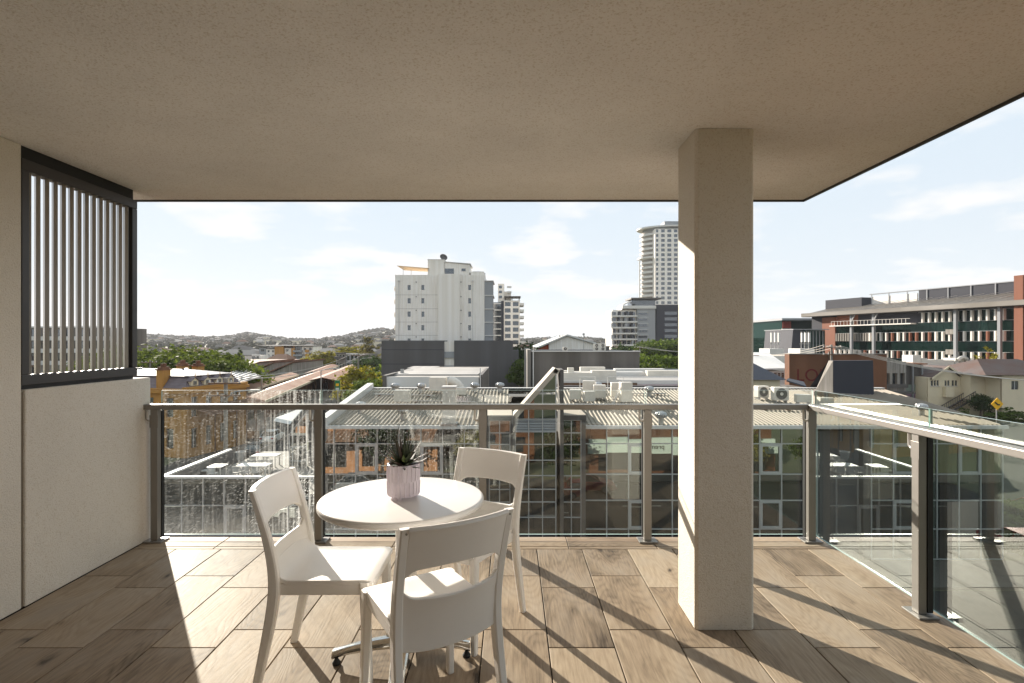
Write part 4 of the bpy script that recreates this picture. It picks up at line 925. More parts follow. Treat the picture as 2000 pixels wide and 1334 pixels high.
for k in range(700):
    u = rn.uniform(-100, 2100); sp.append((hill(u, rn.uniform(.95, 1.0)), rn.uniform(2.5, 6)))
blob_field('hill_forest', sp, leaf_mat('hill_trees', srgb(62, 62, 34), .5), 4)
def house_field(name, spots, seed):
    r = random.Random(seed); b = MB()
    for (p, s) in spots:
        w, d, h = s * r.uniform(.8, 1.4), s * r.uniform(.7, 1.1), s * r.uniform(.35, .6); x, y, z = p; wi = r.choice((0, 0, 1)); ri = r.choice((2, 2, 3, 4))
        b.box(x - w / 2, x + w / 2, y - d / 2, y + d / 2, z - 2, z + h, wi)
        e = .4; b.add([(x - w / 2 - e, y - d / 2 - e, z + h), (x + w / 2 + e, y - d / 2 - e, z + h), (x + w / 2 + e, y + d / 2 + e, z + h), (x - w / 2 - e, y + d / 2 + e, z + h), (x - w * .25, y, z + h + s * .22), (x + w * .25, y, z + h + s * .22)], [(0, 1, 5, 4), (1, 2, 5), (2, 3, 4, 5), (3, 0, 4)], ri)
    return tag(b.build(name, [M['concrete'], M['cream_board'], mat('far_roof_pale', srgb(160, 152, 144), .8, spec=.1), mat('far_roof_grey', srgb(112, 106, 100), .8, spec=.1), mat('far_roof_tan', srgb(130, 100, 82), .8, spec=.1)]), kind='stuff')
hs = [(hill(rn.uniform(-300, 2300), rn.random() ** .7 * .93), rn.uniform(7, 13)) for k in range(650)]
house_field('hillside_suburb', hs, 5)
sp = []; hs = []
for k in range(900):
    Y = rn.uniform(130, 430); u = rn.choice((rn.uniform(-100, 760), rn.uniform(1020, 2000), rn.uniform(1450, 1700)))
    if u > 1560 and Y < 230: continue
    if u < 760 and Y < 215 and u > 380: continue
    if rn.random() < .5: sp.append((Vector((PX(u, Y), Y, GZ)), rn.uniform(1.6, 3.2)))
    else: hs.append((Vector((PX(u, Y), Y, GZ)), rn.uniform(7, 12)))
blob_field('suburb_trees', sp, leaf_mat('suburb_leaves', srgb(76, 84, 44), .5), 9); house_field('suburb_houses', hs, 10)
# ================================================================== BUILDINGS BEHIND
def win_wall(root, nm, o, ux, W, H, holes, m, depth=.25, pm=None, frame=True):
    """wall with recessed window panes, each pane its own part"""
    w = MB().wall(o, ux, W, H, holes, depth).build(nm, m, root)
    o = Vector(o); ux = Vector(ux); n = ux.cross(Vector((0, 0, 1))); a = math.atan2(ux.y, ux.x)
    for h in holes:
        c = o + ux * ((h[0] + h[1]) / 2) + Vector((0, 0, (h[2] + h[3]) / 2)) - n * (depth - .03)
        inst('window', ubox(pm or M['pane_far']), root, c - root.location, (0, 0, a), (h[1] - h[0] - .02, .05, h[3] - h[2] - .02))
        if frame and h[1] - h[0] > .9: inst('window_bar', ubox(M['white_metal']), root, c - root.location + n * .04, (0, 0, a), (.06, .05, h[3] - h[2] - .03))
    return w
# ---- white apartment tower with charcoal podium
Y0 = 118.0
T = thing('apartment_tower', 'plain white rendered apartment tower above a charcoal podium', 'building', (PX(857, Y0), Y0, GZ))
xa, xb = PX(772, Y0), PX(946, Y0); zt = PZ(537, Y0); D = 16
wr = [(556.6, 566.5), (582.3, 592.5), (608.5, 618.7), (635, 645.2), (661, 671)]
hl = []
for u0, u1 in ((796, 802), (823, 828.7)):
    for v0, v1 in wr: hl.append((PX(u0, Y0) - xa, PX(u1, Y0) - xa, PZ(v1, Y0) - GZ, PZ(v0, Y0) - GZ))
for v0, v1 in wr: hl.append((PX(914.5, Y0) - xa, PX(920, Y0) - xa, PZ(v1, Y0) - GZ, PZ(v0, Y0) - GZ))
win_wall(T, 'front_wall', (xa, Y0, GZ), (1, 0, 0), xb - xa, zt - GZ, hl, M['tower_white'])
bx('body', M['tower_white'], T, xa + .01, xb - .01, Y0 + .3, Y0 + D, GZ, zt - .4); bx('parapet', M['tower_white'], T, xa - .05, xb + .02, Y0 + .02, Y0 + .32, zt - .5, zt + .02)
bx('left_wall', M['tower_white'], T, xa - .02, xa + .25, Y0 + .02, Y0 + D, GZ, zt); bx('right_wall', M['tower_white'], T, xb - .25, xb + .01, Y0 + .02, Y0 + D, GZ, zt)
bx('projecting_panel', M['tower_white'], T, PX(856.5, Y0), PX(898.5, Y0), Y0 - 1.1, Y0 - .01, GZ, PZ(536, Y0))
bx('lift_tower', M['tower_white'], T, PX(835, Y0), PX(867.5, Y0), Y0 + .33, Y0 + 6, zt - .5, PZ(507, Y0)); bx('lift_capping', M['white_metal'], T, PX(834.5, Y0), PX(868, Y0), Y0 + .25, Y0 + 6.1, PZ(507, Y0), PZ(506, Y0))
m = MB(); m.prism([(PX(868, Y0), Y0 + .5, zt - .5), (PX(916, Y0), Y0 + .5, zt - .5), (PX(916, Y0), Y0 + .5, PZ(516, Y0)), (PX(868, Y0), Y0 + .5, PZ(511.5, Y0))], (0, 7, 0)); m.build('penthouse', M['tower_white'], T)
for u0, u1, v0, v1 in ((868.5, 886, 524, 534), (901, 909, 524, 529)): bx('window', M['pane_far'], T, PX(u0, Y0), PX(u1, Y0), Y0 + .44, Y0 + .49, PZ(v1, Y0), PZ(v0, Y0))
m = MB(); m.prism([(PX(868, Y0), Y0 + .3, PZ(511.5, Y0) + .02), (PX(919, Y0), Y0 + .3, PZ(515.5, Y0) + .02), (PX(919, Y0), Y0 + .3, PZ(514.3, Y0) + .02), (PX(868, Y0), Y0 + .3, PZ(510.3, Y0) + .02)], (0, 7.4, 0)); m.build('penthouse_roof', M['white_metal'], T)
bx('parapet_step', M['tower_white'], T, PX(919, Y0), PX(945, Y0), Y0 + .33, Y0 + 9, zt - .6, PZ(530, Y0)); m = MB(); m.lathe([(0, .5), (1.2, .4), (1.9, 0)], 20, (PX(930, Y0), Y0 + 4, PZ(530, Y0))); m.build('roof_dome', M['white_metal'], T)
m = MB(); m.add([P(775, 519, Y0), P(838, 524, Y0 - .3), P(838, 531, Y0 + 3), P(789, 528, Y0 + 4)] + [P(775, 518.6, Y0) , P(838, 523.6, Y0 - .3), P(838, 530.6, Y0 + 3), P(789, 527.6, Y0 + 4)], [(0, 1, 2, 3), (7, 6, 5, 4), (0, 4, 5, 1), (1, 5, 6, 2), (2, 6, 7, 3), (3, 7, 4, 0)]); m.build('shade_sail', mat('sail_cloth', srgb(196, 176, 148), .9), T)
for u, y in ((787, Y0 + .2), (798, Y0 + 3)): m = MB(); m.tube([(PX(u, Y0), y, zt), (PX(u, Y0), y, PZ(521, Y0))], .06, 6); m.build('sail_post', M['galv'], T)
m = MB(); m.lathe([(0, .0), (.5, .06), (.85, .25), (.83, .27), (.48, .09), (0, .03)], 20); o = m.build('satellite_dish', M['frame_dark'], T, world=False); o.location = P(866, 503.5, Y0 + 1) - T.location; o.rotation_euler = (rad(60), 0, rad(25))
m = MB(); m.tube([P(866, 504, Y0 + 1.2), P(866, 508, Y0 + 1.2)], .08, 6); m.build('dish_mast', M['galv'], T)
for k, v in enumerate((549, 577.5, 604, 630, 656)):     # perforated balcony screens at the right side
    v1 = (577, 603.5, 629.5, 655.5, 672)[k]
    bx('balcony_screen', M['midgrey'], T, PX(946.3, Y0), PX(963, Y0), Y0 + .25, Y0 + .35, PZ(v1 - 1.2, Y0), PZ(v + .6, Y0)); bx('balcony_slab', M['white_metal'], T, PX(946.2, Y0), PX(964, Y0), Y0 + .1, Y0 + 8, PZ(v1, Y0) - .08, PZ(v1 - 1, Y0))
bx('balcony_roof', M['white_metal'], T, PX(946.2, Y0), PX(964, Y0), Y0 + .1, Y0 + 8, PZ(549, Y0), PZ(547.5, Y0)); bx('balcony_back', M['tower_grey'], T, PX(946.2, Y0), PX(961, Y0), Y0 + 3, Y0 + 9, GZ, PZ(549.5, Y0))
for k in range(6): v = 557 + 26 * k; bx('balcony', M['tower_white'], T, xa - .9, xa - .03, Y0 + 3, Y0 + 12, PZ(v + 9, Y0), PZ(v, Y0))
for u, in ((779,), (923,)): bx('downpipe', M['white_metal'], T, PX(u, Y0) - .06, PX(u, Y0) + .06, Y0 - .1, Y0 - .01, GZ, PZ(548, Y0)); bx('rain_head', M['white_metal'], T, PX(u, Y0) - .2, PX(u, Y0) + .2, Y0 - .2, Y0 - .01, PZ(550, Y0), PZ(547, Y0))
for u in (813, 900.5):
    for v in (551, 579.5, 606, 632, 658): bx('vent_cowl', M['frame_dark'], T, PX(u, Y0) - .1, PX(u, Y0) + .1, Y0 - .12, Y0 - .012, PZ(v, Y0) - .1, PZ(v, Y0) + .1)
for k, v in enumerate((576, 603, 629, 655)): bx('floor_joint', M['concrete'], T, xa + .05, PX(856, Y0), Y0 - .012, Y0 - .003, PZ(v, Y0) - .025, PZ(v, Y0) + .025)
YP = 111.0
for (u0, u1, v0) in ((745, 867, 665), (887, 1002, 665), (1002.05, 1013, 684)): bx('podium', M['tower_grey'], T, PX(u0, YP), PX(u1, YP), YP, YP + 26 if u0 > 880 else YP + 6.6, GZ, PZ(v0, YP))
for v0, v1 in ((687, 699), (714, 726)): bx('podium_grille', M['midgrey'], T, PX(867.2, YP), PX(886.8, YP), YP + .3, YP + .4, PZ(v1, YP), PZ(v0, YP))
bx('podium_recess', M['tower_white'], T, PX(867.1, YP), PX(886.9, YP), YP + .6, YP + .8, GZ, PZ(667, YP))
for v in (683, 711): bx('podium_joint', M['navy'], T, PX(745.5, YP), PX(866.5, YP), YP - .012, YP - .003, PZ(v, YP) - .05, PZ(v, YP) + .05)
# ---- generic storeyed block
def storeys(root, x0, x1, y, z0, z1, n, bays, m, slab_m, depth, wfrac=.62, hfrac=.55, bal=False):
    hs_ = (z1 - z0) / n; W = x1 - x0; bw = W / bays; hl = []
    for j in range(n):
        for i in range(bays): hl.append((i * bw + bw * (1 - wfrac) / 2, i * bw + bw * (1 + wfrac) / 2, j * hs_ + hs_ * .28, j * hs_ + hs_ * (.28 + hfrac)))
    win_wall(root, 'front_wall', (x0, y, z0), (1, 0, 0), W, z1 - z0, hl, m, .3, frame=False)
    bx('body', m, root, x0 + .02, x1 - .02, y + .35, y + depth, z0, z1 - .05); bx('parapet', slab_m, root, x0 - .1, x1 + .1, y - .1, y + .5, z1, z1 + .35)
    for s_, xx in ((-1, x0), (1, x1)): bx('side_wall', m, root, xx - .02 * (s_ < 0), xx + .02 * (s_ > 0) + .001, y + .005, y + depth, z0, z1)
    if bal:
        for j in range(1, n): bx('balcony', slab_m, root, x0 + W * bal[0], x0 + W * bal[1], y - 1.6, y - .02, z0 + j * hs_ - .15, z0 + j * hs_ + .9)
# ---- white balconied tower behind
Yb = 165.0
B2 = thing('apartment_tower', 'white balconied apartment tower behind the plain white one', 'building', (PX(990, Yb), Yb, GZ))
storeys(B2, PX(984, Yb), PX(1015, Yb), Yb, PZ(701, Yb), PZ(589, Yb), 9, 2, M['tower_white'], M['white_metal'], 14, .72, .66)
bx('base', M['tower_white'], B2, PX(966, Yb), PX(1015, Yb), Yb + .4, Yb + 14, GZ, PZ(701.2, Yb))
bx('glass_bay', M['pane_far'], B2, PX(963, Yb), PX(979, Yb), Yb + .6, Yb + 9, GZ, PZ(590, Yb))
bx('dark_fin', M['navy'], B2, PX(979, Yb), PX(983.8, Yb), Yb - .3, Yb + 8, GZ, PZ(588, Yb))
for k in range(9): v = 592 + 12.4 * k; bx('floor_band', M['white_metal'], B2, PX(962, Yb), PX(978.8, Yb), Yb + .2, Yb + .59, PZ(v + 2, Yb), PZ(v, Yb)); bx('balcony', M['white_metal'], B2, PX(1015.3, Yb), PX(1023.5, Yb), Yb - .6, Yb + 9, PZ(v + 4.5, Yb), PZ(v, Yb))
bx('upper_storeys', M['tower_white'], B2, PX(972, Yb), PX(984, Yb), Yb + 3, Yb + 12, PZ(590, Yb), PZ(552, Yb)); bx('upper_storeys', M['tower_white'], B2, PX(983, Yb), PX(998, Yb), Yb + 4, Yb + 12, PZ(590, Yb), PZ(567, Yb)); bx('roof_deck', M['frame_dark'], B2, PX(985, Yb), PX(1017, Yb), Yb + .5, Yb + 7, PZ(580, Yb), PZ(578, Yb))
for u in (987, 1000, 1014): bx('deck_post', M['frame_dark'], B2, PX(u, Yb) - .15, PX(u, Yb) + .15, Yb + 1, Yb + 1.3, PZ(589, Yb) + .3, PZ(580, Yb))
for v in (556, 566, 576): bx('window', M['pane_far'], B2, PX(974, Yb), PX(980, Yb), Yb + 2.9, Yb + 2.98, PZ(v + 5, Yb), PZ(v, Yb)); bx('balcony', M['white_metal'], B2, PX(990, Yb), PX(999, Yb), Yb + 2.6, Yb + 3.98, PZ(v + 4, Yb), PZ(v + 1, Yb))
# ---- tall curved tower
Yt = 355.0
TT = thing('skyscraper', 'tall white tower with curved balconies and flat round roof', 'building', (PX(1330, Yt), Yt + 12, GZ))
cxT, cyT, RX, RYt = PX(1326, Yt), Yt + 14, PX(1326, Yt) - PX(1259, Yt), 14
ns = 34; ztop = PZ(447, Yt); hs_ = 9.35 / FPX * Yt
def arc(a0, a1, n, k=1.0): return [(cxT + RX * k * math.cos(rad(a0 + (a1 - a0) * i / n)), cyT + RYt * k * math.sin(rad(a0 + (a1 - a0) * i / n))) for i in range(n + 1)]
def ring(nm, a0, a1, n, k, z0, z1, m, closed=True):
    pts = arc(a0, a1, n, k); inn = arc(a0, a1, n, .5); poly = pts + list(reversed(inn)); MB().prism([(x, y, z0) for x, y in poly], (0, 0, z1 - z0)).build(nm, m, TT)
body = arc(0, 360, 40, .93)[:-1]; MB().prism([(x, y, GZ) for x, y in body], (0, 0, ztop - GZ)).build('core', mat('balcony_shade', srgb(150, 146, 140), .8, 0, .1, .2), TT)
z = ztop
nfl = int((ztop - PZ(640, Yt)) / hs_)
for k in range(nfl):
    z = ztop - k * hs_
    ring('balcony', 180, 236, 10, 1.0, z - hs_ * .98, z - hs_ * .55, M['white_metal'])
fx0, fx1, fy = PX(1279, Yt), PX(1380, Yt), Yt - .4
hl = []
Hh = ztop - PZ(640, Yt)
for k in range(nfl):
    zz_ = Hh - (k + 1) * hs_
    for (u0, u1) in ((1281, 1285.5), (1291, 1298), (1303, 1311), (1316, 1323), (1328, 1334), (1340, 1346), (1352, 1360), (1366, 1374)): hl.append((PX(u0, Yt) - fx0, PX(u1, Yt) - fx0, zz_ + .8, zz_ + 2.75))
win_wall(TT, 'front_wall', (fx0, fy, PZ(640, Yt)), (1, 0, 0), fx1 - fx0, Hh, hl, M['tower_white'], .4, frame=False)
bx('front_block', M['tower_white'], TT, fx0 + .02, fx1 - .02, fy + .45, fy + 8, GZ, ztop - .1); bx('front_base', M['tower_white'], TT, fx0, fx1, fy, fy + .44, GZ, PZ(640, Yt) - .01)
MB().prism([(x, y, ztop + 1.6) for x, y in arc(0, 360, 48, 1.08)[:-1]], (0, 0, 1.0)).build('roof_disc', M['white_metal'], TT); MB().prism([(x, y, ztop + .01) for x, y in arc(0, 360, 40, .9)[:-1]], (0, 0, 1.58)).build('roof_drum', M['midgrey'], TT)
bx('plant_room', M['midgrey'], TT, PX(1303, Yt), PX(1350, Yt), Yt + 6, Yt + 16, ztop + 2.62, PZ(428, Yt))
MB().prism([(x, y, PZ(501.5, Yt)) for x, y in arc(168, 250, 14, 1.06)] + [(x, y, PZ(501.5, Yt)) for x, y in reversed(arc(168, 250, 14, 1.0))], (0, 0, 1.0)).build('cornice', M['white_metal'], TT)
m = MB(); x_, y_ = arc(190, 190.1, 1, 1.04)[0]; m.tube([(x_, y_, GZ), (x_, y_, PZ(502, Yt))], .5, 8); m.build('edge_pier', M['white_metal'], TT)
# ---- mid rise
Ym = 285.0
MR = thing('mid_rise', 'grey and white mid rise apartments with boxed balconies below the tall tower', 'building', (PX(1260, Ym), Ym, GZ))
hs_ = 11.3 / FPX * Ym
bx('body', M['tower_white'], MR, PX(1197, Ym), PX(1244, Ym), Ym + 1.5, Ym + 22, GZ, PZ(605, Ym)); bx('grey_wing', M['midgrey'], MR, PX(1244.5, Ym), PX(1280, Ym), Ym + .02, Ym + 22, GZ, PZ(603, Ym)); bx('navy_wing', M['navy'], MR, PX(1283, Ym), PX(1345, Ym), Ym + .8, Ym + 22, GZ, PZ(595, Ym))
bx('recess', M['frame_dark'], MR, PX(1280.2, Ym), PX(1282.8, Ym), Ym + 3, Ym + 20, GZ, PZ(597, Ym))
rr = random.Random(8)
for k in range(7):
    v = 606 + 11.3 * k + 5
    bx('balcony_slab', M['white_metal'], MR, PX(1193 + (k % 2) * 2, Ym), PX(1244, Ym), Ym - 1.2, Ym + 1.49, PZ(v + 8, Ym), PZ(v + 5, Ym))
    for q in range(4): u0 = 1195 + q * 12.3 + rr.uniform(-2, 2); bx('balcony_screen', M['navy'] if rr.random() < .55 else M['midgrey'], MR, PX(u0, Ym), PX(u0 + rr.uniform(3, 5), Ym), Ym - 1.0, Ym + 1.45, PZ(v + 5, Ym) + .01, PZ(v - 2.5, Ym))
    for q in range(5): u0 = 1198 + q * 9.4; bx('window', M['pane_far'], MR, PX(u0, Ym), PX(u0 + 6, Ym), Ym + 1.4, Ym + 1.48, PZ(v + 4.8, Ym), PZ(v - 2, Ym))
    bx('window', M['pane_far'], MR, PX(1247, Ym), PX(1264, Ym), Ym - .1, Ym + .01, PZ(v + 4, Ym), PZ(v - 1, Ym)); bx('window_hood', M['white_metal'], MR, PX(1246, Ym), PX(1266, Ym), Ym - .5, Ym + .012, PZ(v - 1, Ym), PZ(v - 1.8, Ym))
    for u0, u1 in ((1299, 1323), (1328, 1340)): bx('window', M['pane_far'], MR, PX(u0, Ym), PX(u1, Ym), Ym + .7, Ym + .79, PZ(v + 3.6, Ym), PZ(v - 1.6, Ym)); bx('window_hood', M['midgrey'], MR, PX(u0 - 1, Ym), PX(u1 + 1, Ym), Ym + .3, Ym + .8, PZ(v - 1.6, Ym), PZ(v - 2.3, Ym))
bx('sky_deck', M['white_metal'], MR, PX(1215, Ym), PX(1281, Ym), Ym - .6, Ym + 14, PZ(602.8, Ym), PZ(597, Ym)); bx('deck_glass', M['pane_far'], MR, PX(1240, Ym), PX(1278, Ym), Ym - .4, Ym - .3, PZ(597, Ym), PZ(592, Ym)); bx('penthouse', M['pane_far'], MR, PX(1236, Ym), PX(1283, Ym), Ym + 3, Ym + 13, PZ(597, Ym), PZ(586, Ym))
m = MB(); m.prism([P(1216, 605, Ym), P(1218, 596, Ym), P(1232, 589, Ym), P(1232, 587.5, Ym), P(1217, 594, Ym), P(1214, 605, Ym)], (0, 12, 0)); m.build('curved_hood', M['white_metal'], MR); bx('roof', M['frame_dark'], MR, PX(1232, Ym), PX(1291, Ym), Ym - 1, Ym + 14, PZ(584.5, Ym), PZ(581.5, Ym))
# ---- concrete building and the roofs before it
Yc = 76.0
CB = thing('concrete_building', 'stained grey concrete building with white flashing and rooftop fan units', 'building', (PX(1140, Yc), Yc, GZ))
bx('wall', M['concrete_dark'], CB, PX(1040, Yc), PX(1249, Yc), Yc, Yc + 22, GZ, PZ(687, Yc)); bx('coping', M['white_metal'], CB, PX(1039, Yc), PX(1250, Yc), Yc - .15, Yc + .4, PZ(687, Yc) + .001, PZ(685.3, Yc)); bx('side_fin', M['concrete'], CB, PX(1030, Yc), PX(1037.5, Yc), Yc + .5, Yc + 20, GZ, PZ(683, Yc)); bx('recess', M['frame_dark'], CB, PX(1037.6, Yc), PX(1040, Yc), Yc + 1, Yc + 20, GZ, PZ(687, Yc)); bx('downpipe', M['white_metal'], CB, PX(1040.5, Yc), PX(1042.5, Yc), Yc - .2, Yc - .02, GZ, PZ(684, Yc))
bx('end_pier', M['concrete'], CB, PX(1239, Yc), PX(1249.5, Yc), Yc - .1, Yc + 1.5, PZ(687.2, Yc) + .14, PZ(684.5, Yc))
p = P(1172, 686, Yc + 2); condenser((PX(1165, Yc + 3), Yc + 3, PZ(687, Yc) + .001), 1.0, .5, 1.0, 0, 'twin fan unit on the concrete building beside the dark panel', 2); condenser((PX(1177, Yc + 3), Yc + 3, PZ(687, Yc) + .001), .9, .5, 1.0, 0, 'twin fan unit on the concrete building, other one of the pair', 2); condenser((PX(1104, Yc + 3), Yc + 3, PZ(687, Yc) + .001), .7, .4, .5, 0, 'small dark fan unit on the concrete building'); condenser((PX(1044, Yc + .8), Yc + .8, PZ(685, Yc) + .01), .4, .4, .4, 0, 'tiny fan unit at the corner of the concrete building')
t = thing('roof_panel', 'dark panel upright beside the twin fan units', 'panel', (PX(1186, Yc + 3), Yc + 3, PZ(687, Yc))); bx('panel_board', M['frame_dark'], t, PX(1182, Yc + 3), PX(1190, Yc + 3), Yc + 2.9, Yc + 3.1, PZ(687, Yc), PZ(676, Yc))
t = thing('antenna_mast', 'thin mast with a small dish rising behind the concrete building', 'antenna', (PX(1140, 96), 96, GZ)); m = MB(); m.tube([(PX(1140, 96), 96, GZ), (PX(1140, 96), 96, PZ(653, 96))], .05, 6); m.build('mast', M['galv'], t); m = MB(); m.tube([P(1140, 653, 95.9), P(1140, 653, 96.1)], .22, 12); m.build('dish', M['galv'], t)
# big pale shed behind
Ys = 122.0
SH = thing('gabled_hall', 'pale gabled hall with curved metal roof and red end behind the concrete building', 'building', (PX(1110, Ys), Ys, GZ))
gp = [(1072, 690), (1072, 671), (1108, 657), (1160, 672), (1176, 682), (1176, 690)]
m = MB(); m.prism([(PX(u, Ys), Ys, PZ(v, Ys) if v < 690 else GZ) for u, v in gp], (0, 30, 0)); m.build('wall', M['tower_white'], SH)
for (a, b) in (((1046, 682), (1108, 656)), ((1108, 656), (1162, 671.5)), ((1162, 671.5), (1180, 682))):
    A, B = P(*a, Ys - .6), P(*b, Ys - .6); MB().prism([A, B, B + Vector((0, 0, .35)), A + Vector((0, 0, .35))], (0, 31, 0)).build('roof', M['white_metal'], SH)
m = MB(); m.prism([(PX(1050, Ys), Ys + .3, GZ), (PX(1071.8, Ys), Ys + .3, GZ), (PX(1071.8, Ys), Ys + .3, PZ(673, Ys)), (PX(1050, Ys), Ys + .3, PZ(682, Ys))], (0, 28, 0)); m.build('red_end', mat('red_oxide', srgb(164, 74, 46), .8), SH)
for k in range(4): bx('ridge_vent', M['white_metal'], SH, PX(1094 + 7 * k, Ys), PX(1098 + 7 * k, Ys), Ys + 4, Ys + 6, PZ(658, Ys), PZ(653.5, Ys))
# low white building and long flat roofs between
Yw = 60.0
LW = thing('white_workshop', 'low white walled workshop with stepped grey roof in front of the podium', 'building', (PX(845, Yw), Yw, GZ))
bx('wall', M['white_metal'], LW, PX(755, Yw), PX(935, Yw), Yw, Yw + .3, GZ, PZ(736, Yw)); bx('body', M['concrete'], LW, PX(755, Yw), PX(936, Yw), Yw + .31, Yw + 26, GZ, PZ(738, Yw)); bx('dark_end', M['frame_dark'], LW, PX(748, Yw), PX(754.8, Yw), Yw - .2, Yw + 6, GZ, PZ(733, Yw)); bx('dark_end', M['frame_dark'], LW, PX(936.2, Yw), PX(942, Yw), Yw - .1, Yw + 16, GZ, PZ(732, Yw))
for k, (u0, u1, v, y) in enumerate(((760, 934, 731, 64), (772, 940, 727.5, 70), (790, 942, 725, 77), (795, 850, 724, 83))): bx('roof_step', M['roof_flat'], LW, PX(u0, y), PX(u1, y), y, y + 5.5, PZ(738, Yw) + .002, PZ(v, y))
bx('flue', M['galv'], LW, PX(782, 66), PX(788, 66), 66, 66.4, PZ(731, 64), PZ(721, 66)); m = MB(); m.tube([(PX(938.5, Yw), Yw - .4, GZ), (PX(938.5, Yw), Yw - .4, PZ(719, Yw))], .06, 6); m.build('vent_pipe', M['white_metal'], LW); bx('awning', M['white_metal'], LW, PX(745, 57), PX(775, 57), 55, 59.8, PZ(762, 57), PZ(761, 57) + .05)
FR = thing('flat_roofed_shops', 'row of low shops with pale flat metal roofs and ducts before the concrete building', 'building', (PX(1210, 56), 56, GZ))
for k, (u0, u1, v, y, d) in enumerate(((1075, 1370, 745, 52, 6), (1095, 1420, 737, 58.1, 5), (1110, 1440, 731, 63.2, 5), (1180, 1450, 726, 68.3, 7))): bx('roof_deck', M['roof_flat'], FR, PX(u0, y), PX(u1, y), y, y + d, GZ, PZ(v, y)); bx('roof_edge', M['white_metal'], FR, PX(u0, y), PX(u1, y), y - .12, y - .005, PZ(v, y) - .25, PZ(v, y) + .12)
for (u, y, w, h, d) in ((1128, 53.5, 4.3, .75, 1.0), (1180, 53.6, 2.4, .95, 1.0), (1145, 60, 3, .5, 1), (1100, 60, 2, .6, 1), (1215, 61, 5, .4, 1.2), (1250, 66, 6, .5, 1.2), (1158, 66, 3, .7, 1), (1115, 54, .6, 1.2, .6), (1300, 60, 4, .6, 1)):
    zt_ = PZ({52: 745, 58.1: 737, 63.2: 731}[52 if y < 58 else (58.1 if y < 63 else 63.2)], 52 if y < 58 else (58.1 if y < 63 else 63.2)); x = PX(u, y)
    bx('roof_duct', M['ac'] if w < 4.5 else M['white_metal'], FR, x - w / 2, x + w / 2, y, y + d, zt_ + .002, zt_ + h)
bx('signage_band', mat('pink_panel', srgb(196, 176, 178), .7), FR, PX(1245, 51.6), PX(1330, 51.6), 51.6, 51.8, GZ, PZ(751, 51.6)); bx('brown_band', M['timber'], FR, PX(1100, 51.6), PX(1244.5, 51.6), 51.6, 51.8, GZ, PZ(748, 51.6))
# ---- building seen through the screen
SB = thing('balcony_block', 'dark balconied apartment block seen through the slatted screen', 'building', (PX(140, 140), 140, GZ)); storeys(SB, PX(-60, 140), PX(215, 140), 140, GZ, PZ(640, 140), 5, 12, M['concrete_dark'], M['white_metal'], 14, .6, .6, (0, 1))
# ---- ochre apartments
Yo = 260.0
OA = thing('ochre_apartments', 'white and ochre apartment block with dark flat roofs above the station', 'building', (PX(560, Yo), Yo, GZ))
for (u0, u1, vt, m_, b, n) in ((506, 520, 680, 'midgrey', 1, 4), (520, 538, 682, 'tower_white', 2, 4), (556, 577, 680, 'tower_white', 2, 4), (577, 590, 678, 'midgrey', 1, 4), (590, 612, 677, 'tower_white', 2, 4)): storeys(OA, PX(u0, Yo), PX(u1, Yo) - .1, Yo, GZ, PZ(vt, Yo), n, b, M[m_], M['frame_dark'], 12, .5, .5)
bx('ochre_tower', M['ochre'], OA, PX(538, Yo), PX(556, Yo) - .1, Yo - 1, Yo + 12, GZ, PZ(676.5, Yo)); bx('flat_roof', M['frame_dark'], OA, PX(503, Yo), PX(614, Yo), Yo - 1.5, Yo + 13, PZ(675.6, Yo), PZ(674.6, Yo)); bx('ochre_panel', M['ochre'], OA, PX(571, Yo), PX(577, Yo), Yo - 1.4, Yo - .12, PZ(705, Yo), PZ(680, Yo))
for v in (684, 692, 700): bx('balcony', M['midgrey'], OA, PX(575, Yo), PX(592, Yo), Yo - 1.6, Yo - .12, PZ(v + 3.5, Yo), PZ(v, Yo)); bx('balcony', M['ochre'], OA, PX(598, Yo), PX(604, Yo), Yo - 1.5, Yo - .12, PZ(v + 4, Yo), PZ(v - 1, Yo))
SM = thing('small_white_house', 'small white flat roofed house beside the ochre apartments', 'building', (PX(500, 230), 230, GZ)); storeys(SM, PX(492, 230), PX(507, 230), 230, GZ, PZ(694, 230), 3, 2, M['tower_white'], M['white_metal'], 8)
Yq = 178.0
SP = thing('pale_shops', 'pair of pale two storey shops with dark awnings beyond the station', 'building', (PX(677, Yq), Yq, GZ)); storeys(SP, PX(656, Yq), PX(674, Yq), Yq, GZ, PZ(691, Yq), 3, 3, M['concrete'], M['frame_dark'], 10, .6, .6); storeys(SP, PX(675, Yq), PX(698, Yq), Yq + .6, GZ, PZ(692, Yq), 3, 3, M['midgrey'], M['white_metal'], 10, .7, .6); bx('awning', M['frame_dark'], SP, PX(656, Yq), PX(672, Yq), Yq - 1.8, Yq - .12, PZ(701, Yq), PZ(696, Yq)); bx('side_wall', M['frame_dark'], SP, PX(699, Yq), PX(720, Yq), Yq + 2, Yq + 12, GZ, PZ(692, Yq))
